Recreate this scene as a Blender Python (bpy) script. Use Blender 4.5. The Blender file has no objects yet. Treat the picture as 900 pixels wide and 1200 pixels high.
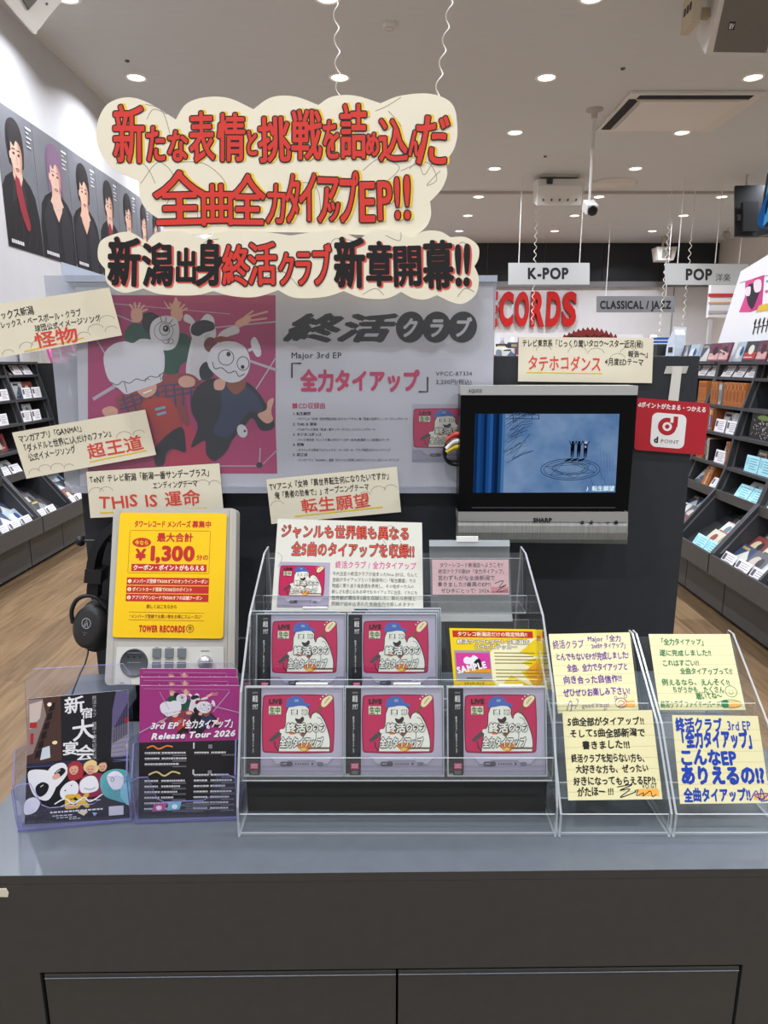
import bpy, math, random
from mathutils import Vector, Matrix
R = math.radians
random.seed(7)
sc = bpy.context.scene
COL = sc.collection

# ------------------------------------------------------------------ camera, world, exposure
CAMZ, PITCH, FPX = 1.40, 12.3, 800.0
cd_ = bpy.data.cameras.new('camera')
cam = bpy.data.objects.new('camera', cd_)
COL.objects.link(cam)
cam.location = (0, 0, CAMZ)
cam.rotation_euler = (R(90 - PITCH), 0, 0)
cd_.sensor_fit = 'VERTICAL'
cd_.sensor_height = 36.0
cd_.lens = 36.0 * FPX / 1200.0
cd_.clip_start = 0.02
cd_.clip_end = 100
sc.camera = cam
wd = bpy.data.worlds.new('world')
sc.world = wd
wd.use_nodes = True
wd.node_tree.nodes['Background'].inputs[0].default_value = (0.93, 0.96, 1.0, 1)
wd.node_tree.nodes['Background'].inputs[1].default_value = 0.5
LAMP_W = 27.5
LAMP_COL = (0.94, 0.975, 1.06)
sc.view_settings.view_transform = 'Standard'
sc.view_settings.look = 'None'
sc.view_settings.exposure = 0.0
sc.view_settings.gamma = 1.0
sc.view_settings.use_curve_mapping = False
sc.cycles.transparent_max_bounces = 32
sc.cycles.max_bounces = 8
sc.cycles.sample_clamp_indirect = 4.0
sc.cycles.sample_clamp_direct = 12.0

# ------------------------------------------------------------------ pixel -> place
cp, sp = math.cos(R(PITCH)), math.sin(R(PITCH))
EYE = Vector((0, 0, CAMZ))
def ray(px, py):
    x, y = (px - 450) / FPX, -(py - 600) / FPX
    return Vector((x, cp + y * sp, -sp + y * cp))
def at(px, py, X=None, Y=None, Z=None):
    d = ray(px, py)
    if Y is not None: t = Y / d.y
    elif Z is not None: t = (Z - CAMZ) / d.z
    else: t = X / d.x
    return EYE + d * t
def on_plane(px, py, P, N):
    d = ray(px, py)
    return EYE + d * ((P - EYE).dot(N) / d.dot(N))

# ------------------------------------------------------------------ materials
_mats = {}
def lin(h):
    h = h.lstrip('#')
    c = [int(h[i:i + 2], 16) / 255 for i in (0, 2, 4)]
    return [x / 12.92 if x <= .04045 else ((x + .055) / 1.055) ** 2.4 for x in c]
def M(hexc, rough=.6, metal=0.0, spec=.4, noise=0.0, scale=30.0, bump=0.0, stretch=None, coat=0.0):
    key = (hexc, rough, metal, spec, noise, scale, bump, stretch, coat)
    if key in _mats: return _mats[key]
    m = bpy.data.materials.new('surface_' + hexc.lstrip('#'))
    m.use_nodes = True
    nt = m.node_tree
    b = nt.nodes['Principled BSDF']
    c = lin(hexc)
    b.inputs['Base Color'].default_value = (*c, 1)
    b.inputs['Roughness'].default_value = rough
    b.inputs['Metallic'].default_value = metal
    b.inputs['Specular IOR Level'].default_value = spec
    b.inputs['Coat Weight'].default_value = coat
    if noise or bump:
        tc = nt.nodes.new('ShaderNodeTexCoord')
        mp = nt.nodes.new('ShaderNodeMapping')
        if stretch: mp.inputs['Scale'].default_value = stretch
        n = nt.nodes.new('ShaderNodeTexNoise')
        n.inputs['Scale'].default_value = scale
        n.inputs['Detail'].default_value = 4
        nt.links.new(tc.outputs['Object'], mp.inputs[0])
        nt.links.new(mp.outputs[0], n.inputs['Vector'])
        if noise:
            r = nt.nodes.new('ShaderNodeValToRGB')
            r.color_ramp.elements[0].position = .3
            r.color_ramp.elements[1].position = .7
            r.color_ramp.elements[0].color = (*[x * (1 - noise) for x in c], 1)
            r.color_ramp.elements[1].color = (*[min(1, x * (1 + noise)) for x in c], 1)
            nt.links.new(n.outputs['Fac'], r.inputs[0])
            nt.links.new(r.outputs[0], b.inputs['Base Color'])
        if bump:
            bp = nt.nodes.new('ShaderNodeBump')
            bp.inputs['Strength'].default_value = bump
            bp.inputs['Distance'].default_value = .002
            nt.links.new(n.outputs['Fac'], bp.inputs['Height'])
            nt.links.new(bp.outputs[0], b.inputs['Normal'])
    _mats[key] = m
    return m
def EM(hexc, strength=1.0):
    key = ('em', hexc, strength)
    if key in _mats: return _mats[key]
    m = bpy.data.materials.new('glow_' + hexc.lstrip('#'))
    m.use_nodes = True
    nt = m.node_tree
    nt.nodes.clear()
    e = nt.nodes.new('ShaderNodeEmission')
    e.inputs[0].default_value = (*lin(hexc), 1)
    e.inputs[1].default_value = strength
    o = nt.nodes.new('ShaderNodeOutputMaterial')
    nt.links.new(e.outputs[0], o.inputs[0])
    _mats[key] = m
    return m
def clear(name, tint='#FBFCFC', base=.04, gain=.55, rough=.03, cloud=0.0, cloudc='#E4E8EC'):
    key = ('cl', name)
    if key in _mats: return _mats[key]
    m = bpy.data.materials.new(name)
    m.use_nodes = True
    nt = m.node_tree
    nt.nodes.clear()
    N = nt.nodes.new
    tr = N('ShaderNodeBsdfTransparent'); tr.inputs[0].default_value = (*lin(tint), 1)
    gl = N('ShaderNodeBsdfGlossy'); gl.inputs['Roughness'].default_value = rough
    lw = N('ShaderNodeLayerWeight'); lw.inputs['Blend'].default_value = .5
    pw = N('ShaderNodeMath'); pw.operation = 'POWER'; pw.inputs[1].default_value = 4.0
    ma = N('ShaderNodeMath'); ma.operation = 'MULTIPLY_ADD'; ma.inputs[1].default_value = gain; ma.inputs[2].default_value = base
    mx = N('ShaderNodeMixShader')
    out = N('ShaderNodeOutputMaterial')
    L = nt.links.new
    L(lw.outputs['Facing'], pw.inputs[0]); L(pw.outputs[0], ma.inputs[0]); L(ma.outputs[0], mx.inputs[0])
    if cloud:
        df = N('ShaderNodeBsdfDiffuse'); df.inputs[0].default_value = (*lin(cloudc), 1)
        m2 = N('ShaderNodeMixShader'); m2.inputs[0].default_value = cloud
        L(tr.outputs[0], m2.inputs[1]); L(df.outputs[0], m2.inputs[2]); L(m2.outputs[0], mx.inputs[1])
    else:
        L(tr.outputs[0], mx.inputs[1])
    L(gl.outputs[0], mx.inputs[2])
    L(mx.outputs[0], out.inputs[0])
    _mats[key] = m
    return m
ACR = clear('clear_acrylic', base=.03, cloud=.02)
ACE = clear('acrylic_edge', tint='#F2F6F8', base=.12, gain=.5, rough=.12, cloud=.42, cloudc='#EEF2F4')
ACB = clear('blue_tint_acrylic', tint='#F9F9FE', cloud=.02, cloudc='#D9D9F0')
ACBE = clear('blue_tint_edge', tint='#C8C8F0', base=.12, gain=.5, rough=.12, cloud=.45, cloudc='#9A97DA')
WRAP = clear('clear_case_plastic', base=.02, gain=.4, rough=.02, cloud=.006)

# ------------------------------------------------------------------ mesh builder
def TAG(o, label=None, cat=None, group=None, kind=None):
    if label: o['label'] = label
    if cat: o['category'] = cat
    if group: o['group'] = group
    if kind: o['kind'] = kind
    return o
def E(name, loc, label, cat, group=None, rot=(0, 0, 0)):
    o = bpy.data.objects.new(name, None)
    o.empty_display_size = .05
    o.location = loc
    o.rotation_euler = rot
    COL.objects.link(o)
    return TAG(o, label, cat, group)
def world_of(o):
    m = o.matrix_basis.copy()
    return world_of(o.parent) @ m if o.parent else m
class MB:
    def __init__(s): s.v = []; s.f = []; s.m = []; s.sm = []; s.mats = []
    def mi(s, mat):
        if mat not in s.mats: s.mats.append(mat)
        return s.mats.index(mat)
    def face(s, pts, mat, sm=False):
        k = len(s.v); s.v += [Vector(p) for p in pts]
        s.f.append(list(range(k, k + len(pts)))); s.m.append(s.mi(mat)); s.sm.append(sm)
    def raw(s, vs, fs, mat, sm=False):
        k = len(s.v); s.v += [Vector(p) for p in vs]; i = s.mi(mat)
        for f in fs: s.f.append([k + q for q in f]); s.m.append(i); s.sm.append(sm)
    def hexa(s, p, mat):
        s.raw(p, [(0, 3, 2, 1), (4, 5, 6, 7), (0, 1, 5, 4), (1, 2, 6, 5), (2, 3, 7, 6), (3, 0, 4, 7)], mat)
    def box(s, x0, x1, y0, y1, z0, z1, mat):
        s.hexa([(x0, y0, z0), (x1, y0, z0), (x1, y1, z0), (x0, y1, z0), (x0, y0, z1), (x1, y0, z1), (x1, y1, z1), (x0, y1, z1)], mat)
    def obox(s, P, u, v, w, mat):
        P, u, v, w = map(Vector, (P, u, v, w))
        s.hexa([P, P + u, P + u + v, P + v, P + w, P + u + w, P + u + v + w, P + v + w], mat)
    def prism(s, poly, vec, mat, side=None):
        vec = Vector(vec); n = len(poly); poly = [Vector(p) for p in poly]
        s.raw(poly + [p + vec for p in poly], [list(range(n))[::-1], list(range(n, 2 * n))], mat)
        s.raw(poly + [p + vec for p in poly], [(i, (i + 1) % n, n + (i + 1) % n, n + i) for i in range(n)], side or mat)
    def tube(s, path, r, mat, n=8, caps=True):
        path = [Vector(p) for p in path]; rings = []; ref = None
        for i, p in enumerate(path):
            t = (path[min(i + 1, len(path) - 1)] - path[max(i - 1, 0)]).normalized()
            if ref is None:
                ref = Vector((0, 0, 1)) if abs(t.z) < .9 else Vector((1, 0, 0))
            a = (ref - t * ref.dot(t)).normalized(); ref = a; b = t.cross(a)
            rr = r[i] if isinstance(r, (list, tuple)) else r
            rings.append([p + (a * math.cos(2 * math.pi * k / n) + b * math.sin(2 * math.pi * k / n)) * rr for k in range(n)])
        vs = [q for ri in rings for q in ri]; fs = []
        for i in range(len(path) - 1):
            for k in range(n):
                fs.append((i * n + k, i * n + (k + 1) % n, (i + 1) * n + (k + 1) % n, (i + 1) * n + k))
        s.raw(vs, fs, mat, True)
        if caps:
            s.face(rings[0][::-1], mat); s.face(rings[-1], mat)
    def cyl(s, p0, p1, r, mat, n=20, r1=None):
        s.tube([p0, p1], [r, r if r1 is None else r1], mat, n)
    def lathe(s, P, ax, prof, mat, n=32, a0=0, a1=360):
        P, ax = Vector(P), Vector(ax).normalized()
        ref = Vector((0, 0, 1)) if abs(ax.z) < .9 else Vector((1, 0, 0))
        a = (ref - ax * ref.dot(ax)).normalized(); b = ax.cross(a)
        vs = []; fs = []
        for (r, h) in prof:
            for k in range(n):
                q = 2 * math.pi * k / n
                vs.append(P + ax * h + (a * math.cos(q) + b * math.sin(q)) * r)
        for i in range(len(prof) - 1):
            for k in range(n):
                fs.append((i * n + k, i * n + (k + 1) % n, (i + 1) * n + (k + 1) % n, (i + 1) * n + k))
        s.raw(vs, fs, mat, True)
    def ell(s, P, r, mat, n=20, m=12, rot=None):
        vs = []; fs = []
        for i in range(m + 1):
            th = math.pi * i / m
            for k in range(n):
                q = 2 * math.pi * k / n
                p = Vector((r[0] * math.sin(th) * math.cos(q), r[1] * math.sin(th) * math.sin(q), r[2] * math.cos(th)))
                vs.append(Vector(P) + (rot @ p if rot else p))
        for i in range(m):
            for k in range(n):
                fs.append((i * n + k, i * n + (k + 1) % n, (i + 1) * n + (k + 1) % n, (i + 1) * n + k))
        s.raw(vs, fs, mat, True)
    def build(s, name, parent=None, label=None, cat=None, group=None, kind=None, bevel=0, seg=2, origin=None, link=True):
        vs = s.v
        if parent is not None:
            inv = world_of(parent).inverted()
            vs = [inv @ v for v in vs]; L = Vector((0, 0, 0))
        else:
            if origin is None:
                lo = [min(v[i] for v in vs) for i in range(3)]; hi = [max(v[i] for v in vs) for i in range(3)]
                L = Vector(((lo[0] + hi[0]) / 2, (lo[1] + hi[1]) / 2, lo[2]))
            else: L = Vector(origin)
            vs = [v - L for v in vs]
        me = bpy.data.meshes.new(name)
        me.from_pydata(vs, [], s.f)
        for m in s.mats: me.materials.append(m)
        me.polygons.foreach_set('material_index', s.m)
        me.polygons.foreach_set('use_smooth', s.sm)
        me.update()
        o = bpy.data.objects.new(name, me)
        o.location = L
        if parent is not None: o.parent = parent
        COL.objects.link(o)
        if bevel:
            b = o.modifiers.new('edge', 'BEVEL'); b.width = bevel; b.segments = seg; b.limit_method = 'ANGLE'; b.angle_limit = R(40)
        return TAG(o, label, cat, group, kind)

def dup(o, loc=None, rot=None, label=None, group=None, parent=None):
    c = o.copy(); COL.objects.link(c)
    if parent is not None: c.parent = parent
    if loc is not None: c.location = loc
    if rot is not None: c.rotation_euler = rot
    if label: c['label'] = label
    if group: c['group'] = group
    for ch in list(o.children): dup(ch, parent=c)
    return c

# ------------------------------------------------------------------ flat print: outlines, strokes, lettering
_gl = {}
def glyph(ch, off=0.0, res=2):
    k = (ch, off, res)
    if k in _gl: return _gl[k]
    c = bpy.data.curves.new('glyph', 'FONT')
    c.body = ch; c.size = 1; c.resolution_u = res; c.offset = off; c.fill_mode = 'FRONT'
    o = bpy.data.objects.new('glyph', c)
    me = bpy.data.meshes.new_from_object(o)
    vs = [(v.co.x, v.co.y) for v in me.vertices]
    fs = [tuple(p.vertices) for p in me.polygons]
    if ch == ' ': adv = .3
    elif ch == '\u3000': adv = 1.0
    elif ord(ch) > 0x2E00 or ch in '〜♪': adv = 1.0
    else: adv = (max([p[0] for p in vs]) if vs else .3) + .09 - max(off, 0)
    bpy.data.objects.remove(o); bpy.data.curves.remove(c); bpy.data.meshes.remove(me)
    _gl[k] = (vs, fs, adv)
    return _gl[k]
def spline(pts, n=6, closed=True):
    out = []; N = len(pts)
    rng = range(N) if closed else range(N - 1)
    for i in rng:
        g = lambda j: pts[j % N] if closed else pts[max(0, min(N - 1, j))]
        p0, p1, p2, p3 = g(i - 1), g(i), g(i + 1), g(i + 2)
        for k in range(n):
            t = k / n
            out.append(tuple(.5 * (2 * p1[a] + (p2[a] - p0[a]) * t + (2 * p0[a] - 5 * p1[a] + 4 * p2[a] - p3[a]) * t * t + (3 * p1[a] - p0[a] - 3 * p2[a] + p3[a]) * t ** 3) for a in (0, 1)))
    if not closed: out.append(tuple(pts[-1]))
    return out
class Art:
    """draws on a flat sheet; f maps (u right, v down) to the sheet, n points out of it"""
    def __init__(s, mb, f, n, step=.00012, l=1):
        s.mb, s.f, s.n, s.step, s.l = mb, f, Vector(n).normalized(), step, l
        s.t = 0
    def up(s, k=1): s.l += k; return s
    def tick(s):
        # every stroke of ink lies a hair above the one before
        s.mb.tk = getattr(s.mb, 'tk', 0) + 1; s.t = s.mb.tk
    def P(s, u, v, dl=0): return s.f(u, v) + s.n * (s.step * (s.l + dl + .0125 * s.t))
    def poly(s, pts, mat, dl=0):
        s.tick()
        s.mb.face([s.P(u, v, dl) for u, v in pts][::-1], mat)
    def blob(s, pts, mat, n=5, dl=0): s.poly(spline(pts, n), mat, dl)
    def rect(s, x0, y0, x1, y1, mat, dl=0): s.poly([(x0, y0), (x1, y0), (x1, y1), (x0, y1)], mat, dl)
    def rrect(s, x0, y0, x1, y1, r, mat, dl=0): s.poly(rr(x0, y0, x1, y1, r), mat, dl)
    def ellipse(s, cx, cy, rx, ry, mat, rot=0, n=24, dl=0):
        c, q = math.cos(R(rot)), math.sin(R(rot))
        s.poly([(cx + rx * math.cos(t) * c - ry * math.sin(t) * q, cy + rx * math.cos(t) * q + ry * math.sin(t) * c) for t in [2 * math.pi * k / n for k in range(n)]], mat, dl)
    def line(s, pts, w, mat, closed=False, dl=0):
        n = len(pts); L = []; Rr = []; s.tick()
        for i in range(n):
            a = pts[(i - 1) % n] if closed else pts[max(i - 1, 0)]
            b = pts[(i + 1) % n] if closed else pts[min(i + 1, n - 1)]
            dx, dy = b[0] - a[0], b[1] - a[1]; d = math.hypot(dx, dy) or 1
            nx, ny = -dy / d * w / 2, dx / d * w / 2
            L.append((pts[i][0] + nx, pts[i][1] + ny)); Rr.append((pts[i][0] - nx, pts[i][1] - ny))
        vs = [s.P(*p, dl) for p in L] + [s.P(*p, dl) for p in Rr]
        fs = [(i, (i + 1) % n, n + (i + 1) % n, n + i) for i in range(n if closed else n - 1)]
        s.mb.raw(vs, fs, mat)
    def ring(s, cx, cy, rx, ry, w, mat, n=32, a0=0, a1=360, rot=0, dl=0):
        c, q = math.cos(R(rot)), math.sin(R(rot)); full = abs(a1 - a0) >= 360
        ts = [R(a0 + (a1 - a0) * k / n) for k in range(n if full else n + 1)]
        s.line([(cx + rx * math.cos(t) * c - ry * math.sin(t) * q, cy + rx * math.cos(t) * q + ry * math.sin(t) * c) for t in ts], w, mat, full, dl)
    def curve(s, pts, w, mat, n=5, dl=0): s.line(spline(pts, n, False), w, mat, False, dl)
    def gbox(s, ch, x0, y0, x1, y1, mat, off=0.0, res=3, rot=0, dl=0, n=10):
        """one character stretched to a box; off thickens its strokes (in box heights)"""
        vs, fs, _ = glyph(ch, 0.0, res)
        if not vs: return
        a0, a1 = min(p[0] for p in vs), max(p[0] for p in vs); b0, b1 = min(p[1] for p in vs), max(p[1] for p in vs)
        r = off * (y1 - y0); x0, y0, x1, y1 = x0 + r, y0 + r, x1 - r, y1 - r
        w, h = max(a1 - a0, .05), max(b1 - b0, .05); c, q = math.cos(R(rot)), math.sin(R(rot)); mx, my = (x0 + x1) / 2, (y0 + y1) / 2
        for k in range(n if r else 1):
            ox, oy = r * math.cos(2 * math.pi * k / n), r * math.sin(2 * math.pi * k / n)
            pts = []; s.tick()
            for (x, y) in vs:
                u = x0 + (x - a0) / w * (x1 - x0) - mx; v = y1 - (y - b0) / h * (y1 - y0) - my
                pts.append(s.P(mx + u * c - v * q + ox, my + u * q + v * c + oy, dl))
            s.mb.raw(pts, fs, mat)
    def text(s, t, x, y, size, mat, w=None, bold=0.0, jit=0.0, rot=0.0, ital=0.0, res=2, sx=1.0, track=0.0, vert=False, align='l', dl=0, kana=1.0):
        """baseline starts at (x, y)"""
        items = []; X = 0.0; s.tick()
        for ch in t:
            vs, fs, adv = glyph(ch, 0.0, res)
            k = kana if (0x3040 <= ord(ch) < 0x3100) else 1.0
            items.append((vs, fs, X, k)); X += adv * k + track
        tot = X or 1
        hx = size * sx if w is None else w / tot
        if vert: hx = size * sx
        c, q = math.cos(R(rot)), math.sin(R(rot))
        ox = {'l': 0, 'c': -tot * hx / 2, 'r': -tot * hx}[align] if not vert else 0
        pv = []; pf = []
        for i, (vs, fs, X, k) in enumerate(items):
            jr = random.uniform(-1, 1) * jit * 14; js = 1 + random.uniform(-1, 1) * jit * .16; jy = random.uniform(-1, 1) * jit * .09
            cj, qj = math.cos(R(jr)), math.sin(R(jr)); b = len(pv)
            for (gx, gy) in vs:
                gx, gy = (gx - .5) * k, (gy - .4) * k
                gx, gy = (gx * cj - gy * qj) * js, (gx * qj + gy * cj) * js
                gx += gy * ital
                if vert: u = gx * hx; v = (i + .6) * size * (1 + track) - gy * size
                else: u = ox + (X + .5 * k + gx) * hx; v = -(gy + .4 * (k if k < 1 else 1) + jy) * size
                pv.append(s.P(x + u * c - v * q, y + u * q + v * c, dl))
            pf += [tuple(b + a for a in f) for f in fs]
        if not pv: return
        if bold < .004: s.mb.raw(pv, pf, mat); return
        n = 3 if bold < .03 else (5 if bold < .06 else 8)
        if res == 1: n = 2
        o0 = s.f(x, y); ru = (s.f(x + bold * hx * .9, y) - o0); rv = (s.f(x, y + bold * size * .9) - o0)
        for k in range(n):
            t = 2 * math.pi * k / n
            s.tick(); d = ru * math.cos(t) + rv * math.sin(t) + s.n * (s.step * .0125 * k)
            s.mb.raw([p + d for p in pv], pf, mat)
def rr(x0, y0, x1, y1, r, n=5):
    out = []
    for (cx, cy, a) in ((x1 - r, y0 + r, -90), (x1 - r, y1 - r, 0), (x0 + r, y1 - r, 90), (x0 + r, y0 + r, 180)):
        for k in range(n + 1):
            t = R(a + 90 * k / n); out.append((cx + r * math.cos(t), cy + r * math.sin(t)))
    return out
class Sheet:
    """a flat card given by its corners TL TR BR BL (3D); draw units are W x H"""
    def __init__(s, q, W, H, thick=.0012, mat=None, edge=None, outline=None, mb=None, step=.00012):
        s.mb = mb or MB(); s.q = [Vector(p) for p in q]; s.W, s.H = W, H
        s.n = (s.q[3] - s.q[0]).cross(s.q[1] - s.q[0]).normalized()
        if mat is not None:
            pts = [s.f(*p) for p in (outline or [(0, 0), (W, 0), (W, H), (0, H)])]
            s.mb.prism([p for p in pts], -s.n * thick, mat, edge)
        s.a = Art(s.mb, s.f, s.n, step)
    def f(s, u, v):
        a, b = u / s.W, v / s.H
        return (s.q[0] * (1 - a) + s.q[1] * a) * (1 - b) + (s.q[3] * (1 - a) + s.q[2] * a) * b
def quadY(pts, Y): return [at(x, y, Y=Y) for x, y in pts]
def quadP(pts, P, N): return [on_plane(x, y, P, N) for x, y in pts]
# ------------------------------------------------------------------ the room
XL, XR, YB, ZC, YF = -2.9, 7.6, 16.4, 4.05, -3.5
def wood_mat():
    m = bpy.data.materials.new('oak_planks'); m.use_nodes = True
    nt = m.node_tree; N = nt.nodes.new; L = nt.links.new; b = nt.nodes['Principled BSDF']
    tc = N('ShaderNodeTexCoord'); mp = N('ShaderNodeMapping'); mp.inputs['Rotation'].default_value = (0, 0, R(90))
    br = N('ShaderNodeTexBrick'); br.offset = .37
    br.inputs['Scale'].default_value = 1.0; br.inputs['Brick Width'].default_value = 1.2; br.inputs['Row Height'].default_value = .15
    br.inputs['Mortar Size'].default_value = .0012; br.inputs['Mortar'].default_value = (*lin('#5E4830'), 1)
    br.inputs['Color1'].default_value = (*lin('#735D43'), 1); br.inputs['Color2'].default_value = (*lin('#856D50'), 1)
    m2 = N('ShaderNodeMapping'); m2.inputs['Scale'].default_value = (14, 1.1, 1)
    no = N('ShaderNodeTexNoise'); no.inputs['Scale'].default_value = 3.0; no.inputs['Detail'].default_value = 6; no.inputs['Distortion'].default_value = .6
    rp = N('ShaderNodeValToRGB'); rp.color_ramp.elements[0].position = .3; rp.color_ramp.elements[0].color = (.62, .58, .53, 1); rp.color_ramp.elements[1].position = .68; rp.color_ramp.elements[1].color = (1.05, 1.05, 1.05, 1)
    mu = N('ShaderNodeMix'); mu.data_type = 'RGBA'; mu.blend_type = 'MULTIPLY'; mu.inputs['Factor'].default_value = 1
    L(tc.outputs['Object'], mp.inputs[0]); L(mp.outputs[0], br.inputs['Vector']); L(tc.outputs['Object'], m2.inputs[0]); L(m2.outputs[0], no.inputs['Vector'])
    L(no.outputs['Fac'], rp.inputs[0]); L(br.outputs['Color'], mu.inputs['A']); L(rp.outputs[0], mu.inputs['B']); L(mu.outputs['Result'], b.inputs['Base Color'])
    b.inputs['Roughness'].default_value = .38
    return m
WALL = M('#C6C6C8', .75, noise=.02, scale=6)
CEIL = M('#CFD2D2', .85, noise=.015, scale=3, stretch=(1, 6, 1))
b = MB(); b.box(XL - .1, XR + .1, YF, YB + .1, -.1, 0, wood_mat()); b.build('floor', kind='structure', origin=(0, 0, 0))
b = MB(); b.box(XL - .1, XR + .1, YF, YB + .1, ZC, ZC + .12, CEIL); b.build('ceiling', kind='structure', origin=(0, 0, ZC))
b = MB(); b.box(XL - .1, XL, YF, YB, 0, ZC, WALL); b.build('wall_left', kind='structure')
b = MB(); b.box(XL, XR, YB, YB + .1, 0, ZC, M('#ECECEE', .7, noise=.015, scale=5)); b.build('wall_back', kind='structure')
b = MB(); b.box(XR, XR + .1, 8.5, YB, 0, ZC, M('#D8D0C6', .75, noise=.02, scale=5)); b.build('wall_right', kind='structure')
# dark fascia along the top of the back wall, in panels, with a grey rail beneath
DK = M('#23262B', .35, noise=.1, scale=8)
b = MB()
for i in range(8):
    b.box(XL + .02 + i * 1.31, XL + 1.31 + i * 1.31, YB - .06, YB - .001, 3.22, ZC - .002, DK)
b.build('trim_1', kind='structure', label='dark panelled fascia along top of the far wall')
b = MB(); b.box(XL + .02, XR - .02, YB - .10, YB - .061, 3.10, 3.22, M('#8E9094', .4)); b.build('trim_2', kind='structure')
b = MB()
for x in (2.35, 6.65):
    b.box(x, x + .02, YB - .012, YB - .001, 0, 3.1, M('#9A9A9C', .5))
b.build('trim_3', kind='structure')
# ceiling joint across the room
b = MB(); b.box(XL + .01, XR - .01, 11.6, 11.66, ZC - .035, ZC - .001, M('#B9B2AC', .8)); b.build('trim_4', kind='structure')

# red dimensional letters on the back wall, one per letter
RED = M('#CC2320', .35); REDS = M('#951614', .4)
p = at(673, 383, Y=YB)
xr = p.x; bl = p.z; lh = at(600, 342, Y=YB).z - bl
nm = 'TOWER RECORDS'
cw_ = .362
x = xr
k = 0
for ch in nm[::-1]:
    if ch == ' ': x -= .28; continue
    vs, fs, _ = glyph(ch, .045, 4)
    a0, a1 = min(q[0] for q in vs), max(q[0] for q in vs); b0, b1 = min(q[1] for q in vs), max(q[1] for q in vs)
    b = MB(); w = cw_ - .045
    mp_ = lambda q, y: Vector((x - w + (q[0] - a0) / (a1 - a0) * w, y, bl + (q[1] - b0) / (b1 - b0) * lh))
    b.raw([mp_(q, YB - .11) for q in vs], fs, RED)
    edges = {}
    for f in fs:
        for i in range(len(f)):
            e = (f[i], f[(i + 1) % len(f)]); edges[e] = 1
    for e in edges:
        if (e[1], e[0]) not in edges:
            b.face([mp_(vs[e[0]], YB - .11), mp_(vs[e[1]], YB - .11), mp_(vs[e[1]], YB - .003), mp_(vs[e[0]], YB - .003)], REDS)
    o = b.build('sign_letter')
    pos = ['last', 'second from the right', 'third from the right', 'fourth from the right', 'fifth from the right', 'sixth from the right', 'seventh from the right', 'second word start', '', '', '', '', ''][k]
    desc = {0: 'letter S ending the sign', 1: 'letter D between R and S', 2: 'letter R between O and D', 3: 'letter O between C and R', 4: 'letter C just right of the poster', 5: 'letter E hidden behind poster', 6: 'letter R starting second word behind poster', 7: 'letter R ending first word behind poster', 8: 'letter E of first word behind poster', 9: 'letter W of first word behind poster', 10: 'letter O of first word behind poster', 11: 'letter T starting first word behind poster'}[k]
    TAG(o, 'big red raised ' + desc + ', on far white wall', 'sign letter', 'red wall letters')
    x -= cw_; k += 1

# ------------------------------------------------------------------ downlights
RIM = M('#F4F2EE', .5)
GLOW = EM('#FFF6E6', 7.0)
CUP = M('#D9D9D9', .25, metal=.6)
def downlight(x, y, lab):
    t = E('downlight', (x, y, ZC), lab, 'ceiling light', 'recessed downlights')
    r = MB(); r.lathe((x, y, ZC), (0, 0, -1), [(.105, 0), (.105, .008), (.082, .012), (.078, .004)], RIM, 28); r.build('rim', t)
    g = MB(); g.lathe((x, y, ZC), (0, 0, -1), [(.078, .003), (.03, .006), (.0001, .006)], GLOW, 20); g.build('lamp_glass', t)
    return t
def lamp(t, w):
    ld = bpy.data.lights.new('downlight_lamp', 'AREA'); ld.shape = 'DISK'; ld.size = .13; ld.energy = w; ld.color = LAMP_COL; ld.spread = R(145)
    lo = bpy.data.objects.new('lamp', ld); lo.location = (0, 0, -.03); COL.objects.link(lo); lo.parent = t
rows = [(-1.0, 'row behind the counter front'), (.6, 'row over the counter'), (2.4, 'row just beyond the counter'), (4.1, 'second row past the counter'), (5.75, 'row at the top edge of the photo'), (7.2, 'nearest fully visible row'), (8.78, 'row by the air conditioner edge'), (10.3, 'row by the hanging camera'), (11.95, 'row just past the ceiling joint'), (13.4, 'second row past the joint'), (14.9, 'row in front of the dark fascia')]
cols = [(-2.35, 'leftmost column'), (-.42, 'column left of centre'), (1.54, 'column right of centre'), (3.5, 'second column from the right'), (5.5, 'far right column')]
proto = None
for (y, rn) in rows:
    for (x, cn) in cols:
        lab = 'round ceiling downlight, %s, %s' % (rn, cn)
        if proto is None:
            proto = downlight(x, y, lab); t = proto
        else:
            t = dup(proto, (x, y, ZC), None, lab)
for t in [o for o in COL.objects if o.get('category') == 'ceiling light']:
    lamp(t, LAMP_W)
# ------------------------------------------------------------------ counter, panel
LAM = M('#42413F', .5, noise=.05, scale=60, spec=.35)
LAMT = M('#575D63', .28, noise=.05, scale=40, spec=.5)  # worktop laminate; blue-grey reflection of the ceiling lights is painted into this colour
GAP = M('#0A0A0A', .8)
PAN = M('#2E3034', .45, noise=.06, scale=50, spec=.35)
ZT = .78
t = E('display_counter', (.03, .736, 0), 'dark grey laminate counter with top tinted blue-grey as ceiling reflection, in foreground', 'counter', rot=(0, 0, R(.75)))
def cpart(name, fn, **kw):
    b = MB(); fn(b)
    M_ = world_of(t); b.v = [M_ @ v for v in b.v]
    return b.build(name, t, **kw)
W0, W1, D = -.58, .60, .563
cpart('worktop', lambda b: b.prism([(W0, 0, ZT - .012), (W1, 0, ZT - .012), (W1, D, ZT - .012), (W0 - .055, D, ZT - .012), (W0 - .055, D - .125, ZT - .012), (W0, D - .125, ZT - .012)], (0, 0, .012), LAMT, LAM), label='blue-grey worktop')
dz1 = .636; dx0, dxm, dx1 = -.472, -.013, .437
def body(b):
    z1 = ZT - .0125
    b.box(W0, dx0, 0, D, 0, z1, LAM); b.box(dx1, W1, 0, D, 0, z1, LAM); b.box(dx0, dx1, 0, D, dz1, z1, LAM)
    b.box(dx0, dx1, .03, D, .0, dz1, GAP)
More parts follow.
